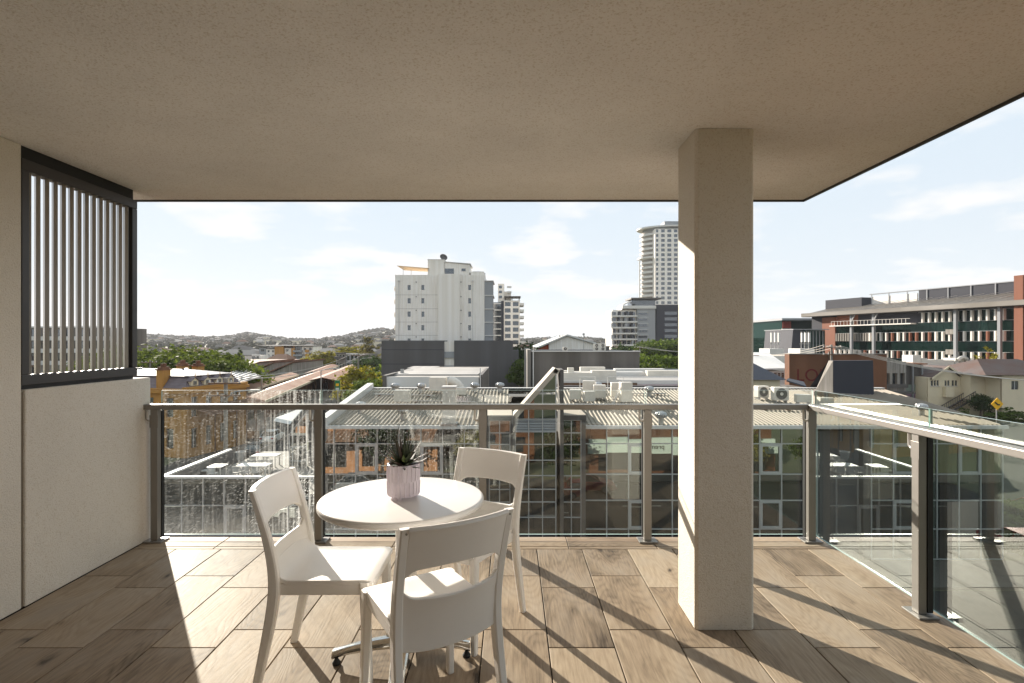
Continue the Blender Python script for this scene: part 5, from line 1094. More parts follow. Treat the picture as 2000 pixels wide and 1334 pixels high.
# ---- heritage hotel (rotated frame: x along the street front, y back)
HC = Vector((-33.8, 56.5, GZ)); ha = math.atan2(7.5, 2.0)
H = thing('ochre_hotel', 'ochre rendered heritage hotel with purple grey mansard, dormers and chimneys', 'building', tuple(HC), ha)
LW_, HH, DP = 8.6, 7.05, 15.0
def hb(nm, m_, x0, x1, y0, y1, z0, z1, par=None): return inst(nm, ubox(M[m_] if isinstance(m_, str) else m_), par or H, ((x0 + x1) / 2, (y0 + y1) / 2, (z0 + z1) / 2), (0, 0, 0), (abs(x1 - x0), abs(y1 - y0), abs(z1 - z0)))
hl = [(.7 + 1.95 * i, 1.5 + 1.95 * i, 4.2, 6.3) for i in range(4)] + [(.7 + 1.95 * i, 1.5 + 1.95 * i, .9, 3.0) for i in range(4)]
m = MB(); m.wall((0, 0, 0), (1, 0, 0), LW_, HH, hl, .25); m.build('front_wall', M['ochre'], H, world=False)
for h in hl: hb('window', 'pane_far', h[0], h[1], .2, .24, h[2], h[3]); hb('window_bar', 'white_metal', (h[0] + h[1]) / 2 - .04, (h[0] + h[1]) / 2 + .04, .14, .19, h[2], h[3])
hl2 = [(2 + 2.6 * i, 3.0 + 2.6 * i, 4.2, 6.2) for i in range(5)] + [(2 + 2.6 * i, 3.0 + 2.6 * i, .9, 3.0) for i in range(5)]
m = MB(); m.wall((0, DP, 0), (0, -1, 0), DP, HH, hl2, .25); m.build('side_wall', M['ochre'], H, world=False)
for h in hl2: hb('window', 'pane_far', .2, .24, DP - h[1], DP - h[0], h[2], h[3])
hb('body', 'ochre', .3, LW_, .3, DP, 0, HH - .05); hb('parapet', 'ochre', -.15, LW_ + .1, -.15, .35, HH, HH + .3); hb('parapet', 'ochre', -.15, .35, .351, DP, HH, HH + .12); hb('cornice', 'ochre', -.3, LW_ + .2, -.3, -.002, HH - .35, HH - .02); hb('cornice', 'ochre', -.3, -.002, -.001, DP, HH - .35, HH - .02)
m = MB(); z0, z1, z2 = HH + .1, HH + 1.35, HH + 1.65; i0, i1 = .5, 1.5
m.add([(i0, i0, z0), (LW_, i0, z0), (LW_, DP, z0), (i0, DP, z0), (i1, i1, z1), (LW_ - 1, i1, z1), (LW_ - 1, DP - 1, z1), (i1, DP - 1, z1)], [(0, 1, 5, 4), (1, 2, 6, 5), (2, 3, 7, 6), (3, 0, 4, 7)]); m.build('mansard', M['slate'], H, world=False)
m = MB(); e = .3; a0, a1, b0, b1 = i1 - e, LW_ - 1 + e, i1 - e, DP - 1 + e
m.add([(a0, b0, z1 + .01), (a1, b0, z1 + .01), (a1, b1, z1 + .01), (a0, b1, z1 + .01), ((a0 + a1) / 2, b0 + 3.4, z2 + .3), ((a0 + a1) / 2, b1 - 3.4, z2 + .3)], [(0, 1, 4), (1, 2, 5, 4), (2, 3, 5), (3, 0, 4, 5), (3, 2, 1, 0)]); m.build('hip_roof', M['roof_bluegrey'], H, world=False)
for A, B in (((a0, b0), ((a0 + a1) / 2, b0 + 3.4)), ((a0, b1), ((a0 + a1) / 2, b1 - 3.4))): m = MB(); m.bar((*A, z1 + .05), (*B, z2 + .35), .3, .1); m.build('hip_capping', M['white_metal'], H, world=False)
for (x, y, zt_) in ((1.0, 3.97, 2.7), (6.0, 6.6, 2.9), (7.6, 6.0, 2.8)):
    c = MB(); c.box(x - .5, x + .5, y - .42, y + .42, HH, HH + zt_ - .7); ch_ = c.build('chimney', M['ochre'], H, world=False); c = MB(); c.box(x - .6, x + .6, y - .52, y + .52, HH + zt_ - .699, HH + zt_ - .56); c.box(x - .42, x + .42, y - .36, y + .36, HH + zt_ - .559, HH + zt_ - .35); c.build('chimney_cap', M['brick'], ch_, world=False)
    for q in (-.25, 0, .25): c = MB(); c.cyl(x + q, y, HH + zt_ - .349, HH + zt_, .1, 8); c.build('chimney_pot', M['brick'], ch_, world=False)
for x in (1.7, 3.4, 5.1, 6.8):
    c = MB(); c.prism([(x - .45, .55, HH + .35), (x + .45, .55, HH + .35), (x + .45, .55, HH + .85), (x, .55, HH + 1.2), (x - .45, .55, HH + .85)], (0, 1.2, 0)); d_ = c.build('dormer', M['cream_board'], H, world=False)
    for s in (-1, 1): c = MB(); c.prism([(x + s * .6, .45, HH + .78), (x, .45, HH + 1.24), (x, .45, HH + 1.32), (x + s * .6, .45, HH + .86)], (0, 1.4, 0)); c.build('dormer_roof', M['slate'], d_, world=False)
    c = MB(); c.box(x - .2, x + .2, .5, .545, HH + .45, HH + .85); c.build('dormer_window', M['pane_far'], d_, world=False); c = MB(); c.tube([(x, .5, HH + 1.3), (x, .5, HH + 1.75)], [.05, .01], 6); c.build('finial', M['ochre'], d_, world=False)
for k in range(16): x = .4 + k * .6; m = MB(); m.add([(x, -.02, 3.9 + 1.4), (x + .6, -.02, 3.9 + 1.4), (x + .6, -2.8, 4.5), (x, -2.8, 4.5)], [(0, 1, 2, 3), (3, 2, 1, 0)]); m.build('awning_strip', M['rust'] if k % 2 else M['rust_pale'], H, world=False)
for k in range(6): hb('awning_post', 'timber', 1 + k * 1.5, 1.12 + k * 1.5, -2.75, -2.63, 0, 4.5)
# ---- railway station
def canopy(label, a, b, w, z, m_, posts=9):
    a, b = Vector((*a, GZ)), Vector((*b, GZ)); L_ = (b - a).length; t = thing('platform_canopy', label, 'canopy', tuple(a), math.atan2(b.y - a.y, b.x - a.x), 'railway platform canopies')
    for s in (-1, 1): m = MB(); m.add([(0, 0, z + .55), (L_, 0, z + .55), (L_, s * w / 2, z), (0, s * w / 2, z)] + [(0, 0, z + .45), (L_, 0, z + .45), (L_, s * w / 2, z - .1), (0, s * w / 2, z - .1)], [(0, 1, 2, 3), (7, 6, 5, 4), (2, 3, 7, 6), (0, 3, 7, 4), (1, 2, 6, 5)]); m.build('roof_slope', m_, t, world=False)
    m = MB(); m.box(0, L_, -w / 2 - .06, -w / 2 - .003, z - .35, z + .02); m.build('valance', M['cream_board'], t, world=False)
    for k in range(posts):
        x = L_ * (k + .5) / posts
        for s in (-1, 1): m = MB(); m.box(x - .1, x + .1, s * w * .34 - .1, s * w * .34 + .1, 0, z + .1); m.bar((x, s * w * .34, z - .9), (x, s * w * .48, z - .15), .1, .1); m.build('canopy_post', M['timber'], t, world=False)
    m = MB(); m.box(-2, L_ + 4, -w * .45, w * .45, 0, .9); m.build('platform', M['concrete'], t, world=False)
    m = MB(); m.box(L_ * .15, L_ * .85, -w * .12, w * .12, .9, z - .2); m.build('waiting_room', M['brick'], t, world=False); return t
canopy('long faded canopy of the platform nearest the office building', (-34.0, 70), (-48.7, 144), 4.2, 4.5, M['rust_pale'], 12)
canopy('shorter faded canopy next to the white metal roof', (-42.5, 84), (-51.0, 126), 3.4, 4.5, M['rust_pale'], 8)
canopy('rust brown canopy at the far end of the platforms', (-47.0, 128), (-56, 170), 3.8, 4.6, M['rust'], 8)
canopy('rust brown canopy beside the yellow green tree', (-37.0, 106), (-52, 188), 5, 4.6, M['rust'], 12)
WR = thing('white_roof', 'broad white ribbed metal roof on posts beside the hotel', 'canopy', (-43, 83, GZ)); m = MB(); q = [P(436, 733, 78), P(473, 717.5, 98), P(509, 734.5, 88), P(466, 746, 72)]; m.add([*q, *[v - Vector((0, 0, .2)) for v in q]], [(0, 1, 2, 3), (7, 6, 5, 4), (0, 4, 5, 1), (1, 5, 6, 2), (2, 6, 7, 3), (3, 7, 4, 0)]); m.build('roof_sheet', M['white_metal'], WR)
for i in range(6): A = q[0].lerp(q[3], (i + .5) / 6); B = q[1].lerp(q[2], (i + .5) / 6); m = MB(); m.bar(A + Vector((0, 0, .06)), B + Vector((0, 0, .06)), .12, .1); m.build('roof_seam', M['galv'], WR)
for v in q: m = MB(); m.tube([(v.x * .995, v.y, GZ), (v.x * .995, v.y, v.z - .2)], .15, 8); m.build('roof_post', M['galv'], WR)
for i, (u0, u1, Y_, lab) in enumerate(((455, 505, 170, 'rust roofed station shed nearest the fig grove'), (490, 535, 166, 'rust roofed station shed with a grey roller door'), (528, 572, 162, 'rust roofed station shed at the end of the row'))):
    t = thing('station_shed', lab, 'shed', (PX((u0 + u1) / 2, Y_), Y_, GZ), 0, 'saw tooth station sheds'); x0, x1 = PX(u0, Y_), PX(u1, Y_); za, zb = PZ(728, Y_), PZ(707.5, Y_)
    m = MB(); m.prism([(x0, Y_, GZ), (x1, Y_, GZ), (x1, Y_, zb - .3), (x0, Y_, za - .3)], (0, 26, 0)); m.build('wall', M['concrete'], t); m = MB(); m.prism([(x0 - .8, Y_ - .8, za - .1), (x1 + .6, Y_ - .8, zb), (x1 + .6, Y_ - .8, zb + .25), (x0 - .8, Y_ - .8, za + .15)], (0, 28, 0)); m.build('roof', M['rust'], t); bx('roller_door', M['midgrey'], t, x0 + (x1 - x0) * .45, x0 + (x1 - x0) * .75, Y_ - .06, Y_ - .01, GZ, za + .2)
m = MB(); t = thing('station_wing', 'long rust roofed wing behind the station sheds', 'shed', (PX(500, 200), 200, GZ)); m.prism([(PX(452, 200), 198, PZ(719, 200)), (PX(585, 200), 198, PZ(716, 200)), (PX(570, 200), 216, PZ(706, 200)), (PX(450, 200), 216, PZ(706, 200))], (0, 0, .3)); m.build('roof', M['rust'], t); bx('wall', M['concrete'], t, PX(455, 200), PX(582, 200), 200, 214, GZ, PZ(719, 200) - .1)
# ================================================================== RIGHT SIDE
ux = Vector((11, -38, 0)).normalized(); rzH = math.atan2(ux.y, ux.x)
HO = thing('hospital_building', 'long green glazed hospital with orange and white fins and grey overhanging roof', 'building', (82, 138, GZ), rzH)
def ho(nm, m_, x0, x1, y0, y1, z0, z1): return inst(nm, ubox(M[m_]), HO, ((x0 + x1) / 2, (y0 + y1) / 2, (z0 + z1) / 2 - GZ), (0, 0, 0), (abs(x1 - x0), abs(y1 - y0), abs(z1 - z0)))
LH = 39.6; mod = 1.38; nb = int(LH / mod)
rowsF = [(5.46, 7.6), (1.5, 3.44), (-2.3, -.65)]
rr = random.Random(21)
for i in range(nb):
    x0, x1 = i * mod, (i + 1) * mod
    for (z0, z1) in ((3.47, 5.43), (-.62, 1.47), (-6.5, -2.33)): ho('pane', 'pane_green', x0 + .03, x1 - .03, .0, .06, z0, z1)
    for k, (z0, z1) in enumerate(rowsF):
        if k == 0 and x0 < 21: continue
        ho('window', 'pane_green', x0 + .03, x1 - .03, .25, .3, z0, z1)
        orange = rr.random() < .2
        if k == 1 and x0 < 8.5:
            for q in (.25, .75): ho('fin', 'concrete', x0 + mod * q - .18, x0 + mod * q + .18, -.35, .0, z0, z1)
        else: ho('fin', 'orange' if orange else 'tower_white', x0 - .14, x0 + .14, -.45, .2, z0 + .02, z1 - .02)
for z in (7.62, 5.445, 3.455, 1.485, -.635, -2.315): ho('floor_line', 'mullion', 0 if z < 5 else 21, LH, -.1, -.005, z - .03, z + .03)
ho('body', 'navy', -8, LH + 14, .4, 30, GZ, 8.2); ho('base_wall', 'concrete_dark', 0, LH, .02, .35, GZ, -6.55)
ho('terrace_back', 'pane_green', 12, 21, 3.0, 3.1, 5.46, 7.9); ho('terrace_slab', 'tower_white', -.5, 20.5, -1.6, 3, 5.2, 5.43); ho('terrace_recess', 'orange', 0, 6, .3, .39, 5.46, 7.9)
for k in range(22): ho('terrace_baluster', 'tower_white', k * .92, k * .92 + .06, -1.55, -1.5, 5.45, 6.4)
ho('terrace_rail', 'tower_white', 0, 20.3, -1.57, -1.48, 6.405, 6.46)
for x in (5.3, 11.2, 29.2, 37.0): ho('facade_post', 'midgrey', x - .25, x + .25, -1.2, -.6, GZ, 7.9)
for x in (5.3, 11.2): m = MB(); m.bar((x, -.9, 6.2 - GZ), (x + 1.5, -1.6, 7.9 - GZ), .2, .2); m.build('strut', M['midgrey'], HO, world=False)
for z in (2.9, -1.2): ho('sign_box', 'concrete', 27, 28.9, -.6, -.02, z, z + 1.0)
ho('orange_block', 'orange', -4, -.02, -.3, 8, GZ, 7.6); ho('end_pillar', 'orange', LH + .1, LH + 1.5, -1.6, 6, GZ, 13.4)
ho('end_wing', 'pane_green', LH + 1.6, LH + 14, 0, .3, GZ, 7.9)
m = MB(); b0 = -2.0
m.add([(-9, b0, 7.9 - GZ), (LH + 14, b0, 7.9 - GZ), (LH + 14, b0, 9.0 - GZ), (-9, b0, 8.5 - GZ), (-9, 8, 10.6 - GZ), (LH + 14, 8, 11.2 - GZ), (LH + 14, .5, 7.9 - GZ), (-9, .5, 7.9 - GZ)], [(0, 1, 2, 3), (3, 2, 5, 4), (1, 0, 7, 6), (0, 3, 4, 7)]); m.build('roof', ribbed('hospital_roof', srgb(112, 106, 98), .5, 0, .45, .3, .1, .03), HO, world=False)
ho('fascia', 'concrete', -9.05, LH + 14, b0 - .12, b0 - .005, 8.0, 8.9)
ho('plant_screen', 'navy', 15, LH + 14, 8.02, 8.4, 9, 13.2); ho('plant_screen_light', 'tower_white', 3, 14.6, 8.02, 8.4, 9, 12.6); ho('plant_room', 'navy', -9, 2, 6, 14, 9.0, 12.6); ho('plant_cap', 'midgrey', 2.5, LH + 14, 7.9, 8.6, 13.205, 13.4)
M['screen_rib'] = M['midgrey']
for k in range(9): ho('screen_post', 'midgrey', 3 + k * 4.6, 3.22 + k * 4.6, 7.9, 8.015, 9.2, 13.2)
for k in range(14): m = MB(); x = 6 + k * 2.6; m.bar((x, b0 + 1, 9.35 - GZ + .2), (x + 2.4, 7, 10.95 - GZ + .3), .25, .08); m.build('roof_stay', M['concrete'], HO, world=False)
# low wing and charcoal box further left
LWg = thing('hospital_wing', 'small glazed wing with red fins beyond the charcoal box', 'building', (PX(1555, 160), 160, GZ)); Yv = 160.0
bx('body', M['pane_green'], LWg, PX(1527, Yv), PX(1600, Yv), Yv, Yv + 20, GZ, PZ(626, Yv)); bx('roof', M['midgrey'], LWg, PX(1521, Yv), PX(1605, Yv), Yv - 2, Yv + 22, PZ(626, Yv) + .002, PZ(622, Yv)); bx('white_band', M['tower_white'], LWg, PX(1526.5, Yv), PX(1545, Yv), Yv - .3, Yv - .01, PZ(655, Yv), PZ(642, Yv))
for k in range(6):
    for v0, v1 in ((628, 641), (656, 668)): bx('fin', mat('red_fin', srgb(150, 62, 50), .7) if (k, v0) == (0, 628) else bpy.data.materials['red_fin'], LWg, PX(1528 + k * 2.8, Yv), PX(1530 + k * 2.8, Yv), Yv - .3, Yv - .012, PZ(v1, Yv), PZ(v0, Yv))
CBX = thing('charcoal_box', 'charcoal angled box with a dark glazed front beside the orange block', 'building', (PX(1580, 128), 128, GZ)); Yk = 128.0
m = MB(); m.prism([(PX(1538, Yk), Yk, GZ), (PX(1568, Yk), Yk, GZ), (PX(1568, Yk), Yk, PZ(644, Yk)), (PX(1549, Yk), Yk, PZ(644, Yk))], (0, 14, 0)); m.build('angled_wall', M['navy'], CBX); bx('glass_front', M['pane_green'], CBX, PX(1568.3, Yk), PX(1616, Yk), Yk + 1, Yk + 14, GZ, PZ(645, Yk)); bx('roof_edge', M['midgrey'], CBX, PX(1548, Yk), PX(1618, Yk), Yk - .4, Yk + 14.5, PZ(644, Yk) + .01, PZ(642.5, Yk))
for k in range(7): bx('glazing_fin', M['midgrey'], CBX, PX(1572 + 6.4 * k, Yk), PX(1573 + 6.4 * k, Yk), Yk + .7, Yk + .98, GZ, PZ(646, Yk))
# telecom frames
for (u, Y_, lab) in ((1513, 120, 'white rooftop antenna cluster behind the white warehouse'), (1572, 118, 'white panel antennas in front of the charcoal box')):
    t = thing('telecom_antenna', lab, 'antenna', (PX(u, Y_), Y_, GZ), 0, 'rooftop antennas'); 
    for k, du in enumerate((-7, 0, 7)):
        m = MB(); m.tube([(PX(u + du, Y_), Y_, GZ), (PX(u + du, Y_), Y_, PZ(648, Y_))], .08, 6); m.build('mast', M['galv'], t); bx('antenna_panel', M['white_metal'], t, PX(u + du - 1.6, Y_), PX(u + du + 1.6, Y_), Y_ - .5, Y_ - .1, PZ(668, Y_), PZ(650, Y_))
    bx('platform', M['white_metal'], t, PX(u - 14, Y_), PX(u + 14, Y_), Y_ - 1, Y_ + 4, GZ, PZ(681, Y_)); bx('cross_bar', M['galv'], t, PX(u - 10, Y_), PX(u + 10, Y_), Y_ - .05, Y_ + .05, PZ(672, Y_), PZ(671, Y_))
# white roofed warehouse, brick wall with painted letters, hipped house
Yh = 84.0
t = thing('white_warehouse', 'white walled warehouse beside the brick wall', 'building', (PX(1500, Yh), Yh, GZ)); bx('wall', M['white_metal'], t, PX(1440, Yh), PX(1540.5, Yh), Yh, Yh + .3, GZ, PZ(724, Yh)); m = MB(); m.prism([(PX(1438, Yh), Yh - .5, PZ(723, Yh)), (PX(1541, Yh), Yh - .5, PZ(721, Yh)), (PX(1500, 100), 100, PZ(690, 100)), (PX(1420, 100), 100, PZ(690, 100))], (0, 0, .2)); m.build('roof', M['white_metal'], t); bx('back', M['concrete'], t, PX(1445, Yh), PX(1538, Yh), Yh + .31, 99, GZ, PZ(724, Yh) - .1)
for k in range(4): bx('window', M['pane_far'], t, PX(1512 + 7 * k, Yh), PX(1517 + 7 * k, Yh), Yh - .04, Yh - .005, PZ(742, Yh), PZ(728, Yh))
Yr = 72.0
BW = thing('brick_building', 'brown brick building with faded red painted letters on its side wall', 'building', (PX(1590, Yr), Yr, GZ)); bx('wall', M['brick'], BW, PX(1541.5, Yr), PX(1732, Yr), Yr, Yr + 1.2, GZ, PZ(692, Yr)); bx('coping', M['concrete'], BW, PX(1541, Yr), PX(1732.5, Yr), Yr - .1, Yr + .4, PZ(692, Yr) + .001, PZ(690.5, Yr)); bx('pilaster', M['timber'], BW, PX(1617, Yr), PX(1625, Yr), Yr - .25, Yr - .01, GZ, PZ(686, Yr))
def lettering(s, parent, loc, size, m_, rot, ext=.004):
    c = bpy.data.curves.new('lettering', 'FONT'); c.body = s; c.size = size; c.extrude = ext; c.align_x = 'CENTER'; c.materials.append(m_); o = bpy.data.objects.new('lettering', c); col.objects.link(o); o.parent = parent; o.location = Vector(loc) - parent.location; o.rotation_euler = rot
    me = bpy.data.meshes.new_from_object(o); n_ = inst('lettering', me, parent, o.location, rot); bpy.data.objects.remove(o); return n_
lettering('LON', BW, (PX(1590, Yr), Yr - .02, PZ(744, Yr)), 2.3, mat('faded_red_paint', srgb(96, 22, 16), .85, 0, .3, 2), (rad(90), 0, 0))
Yp = 58.0
t = thing('hipped_house', 'small cream house with a dark hipped roof beside the column', 'house', (PX(1478, Yp), Yp, GZ)); m = MB(); x0, x1 = PX(1420, Yp), PX(1537, Yp); ze, za = PZ(742, Yp), PZ(705, Yp); y0, y1 = Yp, Yp + 7; m.add([(x0, y0, ze), (x1, y0, ze), (x1, y1, ze), (x0, y1, ze), ((x0 + x1) / 2 - .4, Yp + 3.5, za), ((x0 + x1) / 2 + .4, Yp + 3.5, za)], [(0, 1, 5, 4), (1, 2, 5), (2, 3, 4, 5), (3, 0, 4), (3, 2, 1, 0)]); m.build('roof', mat('dark_roof', srgb(64, 66, 74), .6, 0, .1, .5), t); bx('wall', M['cream_board'], t, x0 + .5, x1 - .5, y0 + .5, y1 - .5, GZ, ze - .02)
t = thing('lean_to', 'low dark lean-to roof at the foot of the brick wall', 'shed', (PX(1555, 60), 60, GZ)); m = MB(); m.prism([P(1536, 745, 60), P(1575, 757, 60), P(1570, 748, 64), P(1540, 741, 64)], (0, 0, .15)); m.build('roof', bpy.data.materials['dark_roof'], t); bx('wall', M['concrete_dark'], t, PX(1538, 60.5), PX(1570, 60.5), 60.5, 64, GZ, PZ(757, 60))
# shops across the side street
Yx = 92.0
SX = thing('corner_shops', 'two storey shops with grey panel top, dark openings and yellow banner', 'building', (PX(1740, Yx), Yx, GZ))
hl = []; X0, X1 = PX(1695, Yx), PX(1770, Yx)
for i in range(5): a = (X1 - X0) / 5; hl.append((i * a + .25, i * a + a - .2, PZ(756, Yx) - GZ, PZ(729, Yx) - GZ)); hl.append((i * a + .25, i * a + a - .2, .3, 3.2))
win_wall(SX, 'front_wall', (X0, Yx, GZ), (1, 0, 0), X1 - X0, PZ(706, Yx) - GZ, hl, M['concrete'], .6, frame=True); bx('body', M['concrete_dark'], SX, X0 + .05, X1 - .05, Yx + .7, Yx + 12, GZ, PZ(706, Yx) - .1); bx('balcony_rail', M['frame_dark'], SX, X0, X1, Yx - .5, Yx - .3, PZ(757, Yx), PZ(750, Yx)); bx('awning', M['frame_dark'], SX, X0, X1, Yx - 2.2, Yx - .05, 3.5 + GZ, 3.75 + GZ)
bx('banner', M['yellow'], SX, PX(1718, 89), PX(1728.5, 89), 89, 89.05, PZ(760, 89), PZ(737, 89)); bx('banner_print', M['tower_white'], SX, PX(1718.5, 89), PX(1728, 89), 88.97, 88.995, PZ(753.5, 89), PZ(743, 89))
S2 = thing('steel_shopfront', 'dark steel framed shop with green panels and a purple window below', 'building', (PX(1788, Yx), Yx, GZ)); bx('body', M['frame_dark'], S2, PX(1770.5, Yx), PX(1808, Yx), Yx + 1, Yx + 12, GZ, PZ(712, Yx)); bx('green_panel', mat('grey_green_panel', srgb(124, 136, 126), .7), S2, PX(1772, Yx), PX(1806, Yx), Yx + .8, Yx + .98, PZ(765, Yx), PZ(752, Yx)); bx('roof', M['rust'], S2, PX(1769, Yx), PX(1812, Yx), Yx, Yx + 12, PZ(712, Yx) + .002, PZ(709.5, Yx)); bx('purple_window', mat('purple_blind', srgb(120, 92, 112), .6), S2, PX(1775, Yx), PX(1803, Yx), Yx + .8, Yx + .98, PZ(783, Yx), PZ(768, Yx))
for u in (1771.5, 1788, 1806.5): bx('steel_post', M['midgrey'], S2, PX(u - 1, Yx), PX(u + 1, Yx), Yx + .5, Yx + .78, GZ, PZ(713, Yx))
# rooftop plant behind the houses
Yz = 108.0
t = thing('plant_roof', 'flat roof crowded with white ducts behind the timber house', 'building', (PX(1850, Yz), Yz, GZ)); bx('body', M['concrete'], t, PX(1785, Yz), PX(1990, Yz), Yz, Yz + 12, GZ, PZ(716, Yz))
for (u0, u1, v) in ((1790, 1806, 694), (1807, 1818, 700), (1815, 1850, 703), (1850, 1872, 704), (1874, 1882, 700), (1884, 1895, 697), (1897, 1915, 703), (1925, 1990, 708)): bx('duct_box', M['white_metal'], t, PX(u0, Yz), PX(u1, Yz), Yz + 1, Yz + 4, PZ(716, Yz) + .002, PZ(v, Yz))
m = MB(); m.tube([(PX(1885, Yz) + 1.1 * math.cos(a), Yz + .5, PZ(709, Yz) + 1.1 * math.sin(a)) for a in [rad(10 + 17 * k) for k in range(9)]], .35, 10); m.build('bent_duct', M['white_metal'], t, smooth=True)
# ---- timber houses
def gable_roof(nm, m_, root, x0, x1, y0, y1, ze, zr, axis, e=.45, th=.12):
    if axis == 'y':
        c = (x0 + x1) / 2
        for s, xe in ((-1, x0 - e), (1, x1 + e)): k = ze - (zr - ze) * e / ((x1 - x0) / 2); m = MB(); m.prism([(xe, y0 - e, k), (c, y0 - e, zr), (c, y0 - e, zr + th), (xe, y0 - e, k + th)], (0, y1 - y0 + 2 * e, 0)); m.build(nm, m_, root)
    else:
        c = (y0 + y1) / 2
        for s, ye in ((-1, y0 - e), (1, y1 + e)): k = ze - (zr - ze) * e / ((y1 - y0) / 2); m = MB(); m.prism([(x0 - e, ye, k), (x0 - e, c, zr), (x0 - e, c, zr + th), (x0 - e, ye, k + th)], (x1 - x0 + 2 * e, 0, 0)); m.build(nm, m_, root)
M['roof_old'] = ribbed('weathered_grey_sheet', srgb(88, 83, 82), .3, 0, .6, 0, .2, .02, dirt=srgb(92, 70, 60), scale=.4)
Yq1 = 90.0
Q = thing('timber_house', 'raised cream weatherboard house with front gable and outside stairs', 'house', (PX(1850, Yq1), Yq1, GZ))
x0, x1 = PX(1812, Yq1), PX(1878, Yq1); ze = PZ(737, Yq1); zf = PZ(775, Yq1)
hl = [(PX(a, Yq1) - x0, PX(b, Yq1) - x0, PZ(753.5, Yq1) - GZ, PZ(743, Yq1) - GZ) for a, b in ((1818, 1822.5), (1824, 1828), (1829.5, 1833.5), (1845, 1849), (1850.5, 1854.5), (1859, 1863.5), (1865, 1869.5))]
win_wall(Q, 'front_wall', (x0, Yq1, GZ), (1, 0, 0), x1 - x0, ze - GZ, hl, M['cream_board'], .15, frame=False)
for a, b in ((1817, 1834.5), (1844, 1855.5), (1858, 1870.5)): bx('window_sill', M['white_metal'], Q, PX(a, Yq1), PX(b, Yq1), Yq1 - .12, Yq1 - .01, PZ(754.5, Yq1), PZ(753.5, Yq1))
bx('body', M['cream_board'], Q, x0 + .02, x1 - .02, Yq1 + .2, Yq1 + 11, GZ, ze - .02)
m = MB(); zr = PZ(716, Yq1); m.prism([(x0 + 1.0, Yq1 - .01, ze), (x1 - .2, Yq1 - .01, ze), ((x0 + x1) / 2 + .4, Yq1 - .01, zr - .1)], (0, .2, 0)); m.build('gable_end', M['cream_board'], Q)
gable_roof('roof', M['roof_old'], Q, x0 + .8, x1, Yq1, Yq1 + 11, ze, zr, 'y'); 
for s in (-1, 1): m = MB(); c_ = (x0 + .8 + x1) / 2; xe = x0 + .35 if s < 0 else x1 + .45; k = ze - (zr - ze) * .12; m.bar((xe, Yq1 - .5, k + .02), (c_, Yq1 - .5, zr + .02), .06, .28); m.build('barge_board', M['cream_board'], Q)
for k in range(28): z = GZ + .4 + k * .28; bx('weatherboard', M['cream_board'], Q, x0 - .01, x1 + .01, Yq1 - .035, Yq1 - .008, z, z + .022) if z < zf else None
bx('bay', M['cream_board'], Q, PX(1841, Yq1), PX(1857, Yq1), Yq1 - .7, Yq1 - .04, PZ(775, Yq1), PZ(755, Yq1))
# side wing with verandah
wx0, wx1 = x1 + .1, PX(1962, Yq1); zw = PZ(745, Yq1)
hl = [(.9 + 1.0 * i, 1.7 + 1.0 * i, PZ(757, Yq1) - GZ, PZ(747, Yq1) - GZ) for i in range(6)]
win_wall(Q, 'wing_wall', (wx0, Yq1 + 1.2, GZ), (1, 0, 0), wx1 - wx0, zw - GZ, hl, M['cream_board'], .15, frame=False); bx('wing_body', M['cream_board'], Q, wx0 + .02, wx1 - .02, Yq1 + 1.4, Yq1 + 10, GZ, zw - .02)
m = MB(); e = .5; a0, a1, b0, b1 = wx0 - .05, wx1 + e, Yq1 + .6, Yq1 + 10.5; m.add([(a0, b0, zw), (a1, b0, zw), (a1, b1, zw), (a0, b1, zw), (a0, (b0 + b1) / 2, PZ(721, Yq1)), (a1 - 3, (b0 + b1) / 2, PZ(721, Yq1))], [(0, 1, 5, 4), (1, 2, 5), (2, 3, 4, 5), (3, 0, 4), (3, 2, 1, 0)]); m.build('wing_roof', M['roof_old'], Q)
bx('entry_door', M['white_metal'], Q, PX(1890, Yq1), PX(1900, Yq1), Yq1 + 1.1, Yq1 + 1.19, PZ(776, Yq1), PZ(750, Yq1))
# stairs
S = thing('timber_stairs', 'dark timber stair with railings climbing to the cream house door', 'stairs', (PX(1870, 89), 88.5, GZ)); xs0, xs1, zs0, zs1 = PX(1836, 88.5), PX(1899, 88.5), GZ, PZ(776, 88.5)
n_ = 12
for k in range(n_): q = (k + .5) / n_; bx('tread', M['timber'], S, xs0 + (xs1 - xs0) * q - .26, xs0 + (xs1 - xs0) * q + .2, 87.9, 89.3, zs0 + (zs1 - zs0) * q - .03, zs0 + (zs1 - zs0) * q + .03)
for y in (87.85, 89.35):
    m = MB(); m.bar((xs0, y, zs0 + .05), (xs1, y, zs1), .08, .28); m.build('stringer', M['frame_dark'], S); m = MB(); m.bar((xs0, y, zs0 + 1.05), (xs1, y, zs1 + 1.0), .08, .1); m.build('handrail', M['frame_dark'], S)
    for k in range(16): q = k / 15; x = xs0 + (xs1 - xs0) * q; z = zs0 + (zs1 - zs0) * q; bx('baluster', M['frame_dark'], S, x - .025, x + .025, y - .025, y + .025, z + .1, z + 1.0)
bx('landing', M['timber'], S, xs1, xs1 + 1.6, 87.8, 91.0, zs1 - .12, zs1); bx('landing_post', M['timber'], S, xs1 + 1.3, xs1 + 1.45, 87.85, 88.0, GZ, zs1 - .121)
Yq2 = 84.0
Q2 = thing('timber_house', 'grey roofed timber house in shade beyond the stairs', 'house', (PX(2000, Yq2), Yq2, GZ)); x0, x1 = PX(1968, Yq2), PX(2110, Yq2); ze = PZ(733, Yq2)
hl = [(1.5 + 2.4 * i, 2.6 + 2.4 * i, PZ(762, Yq2) - GZ, PZ(745, Yq2) - GZ) for i in range(4)]
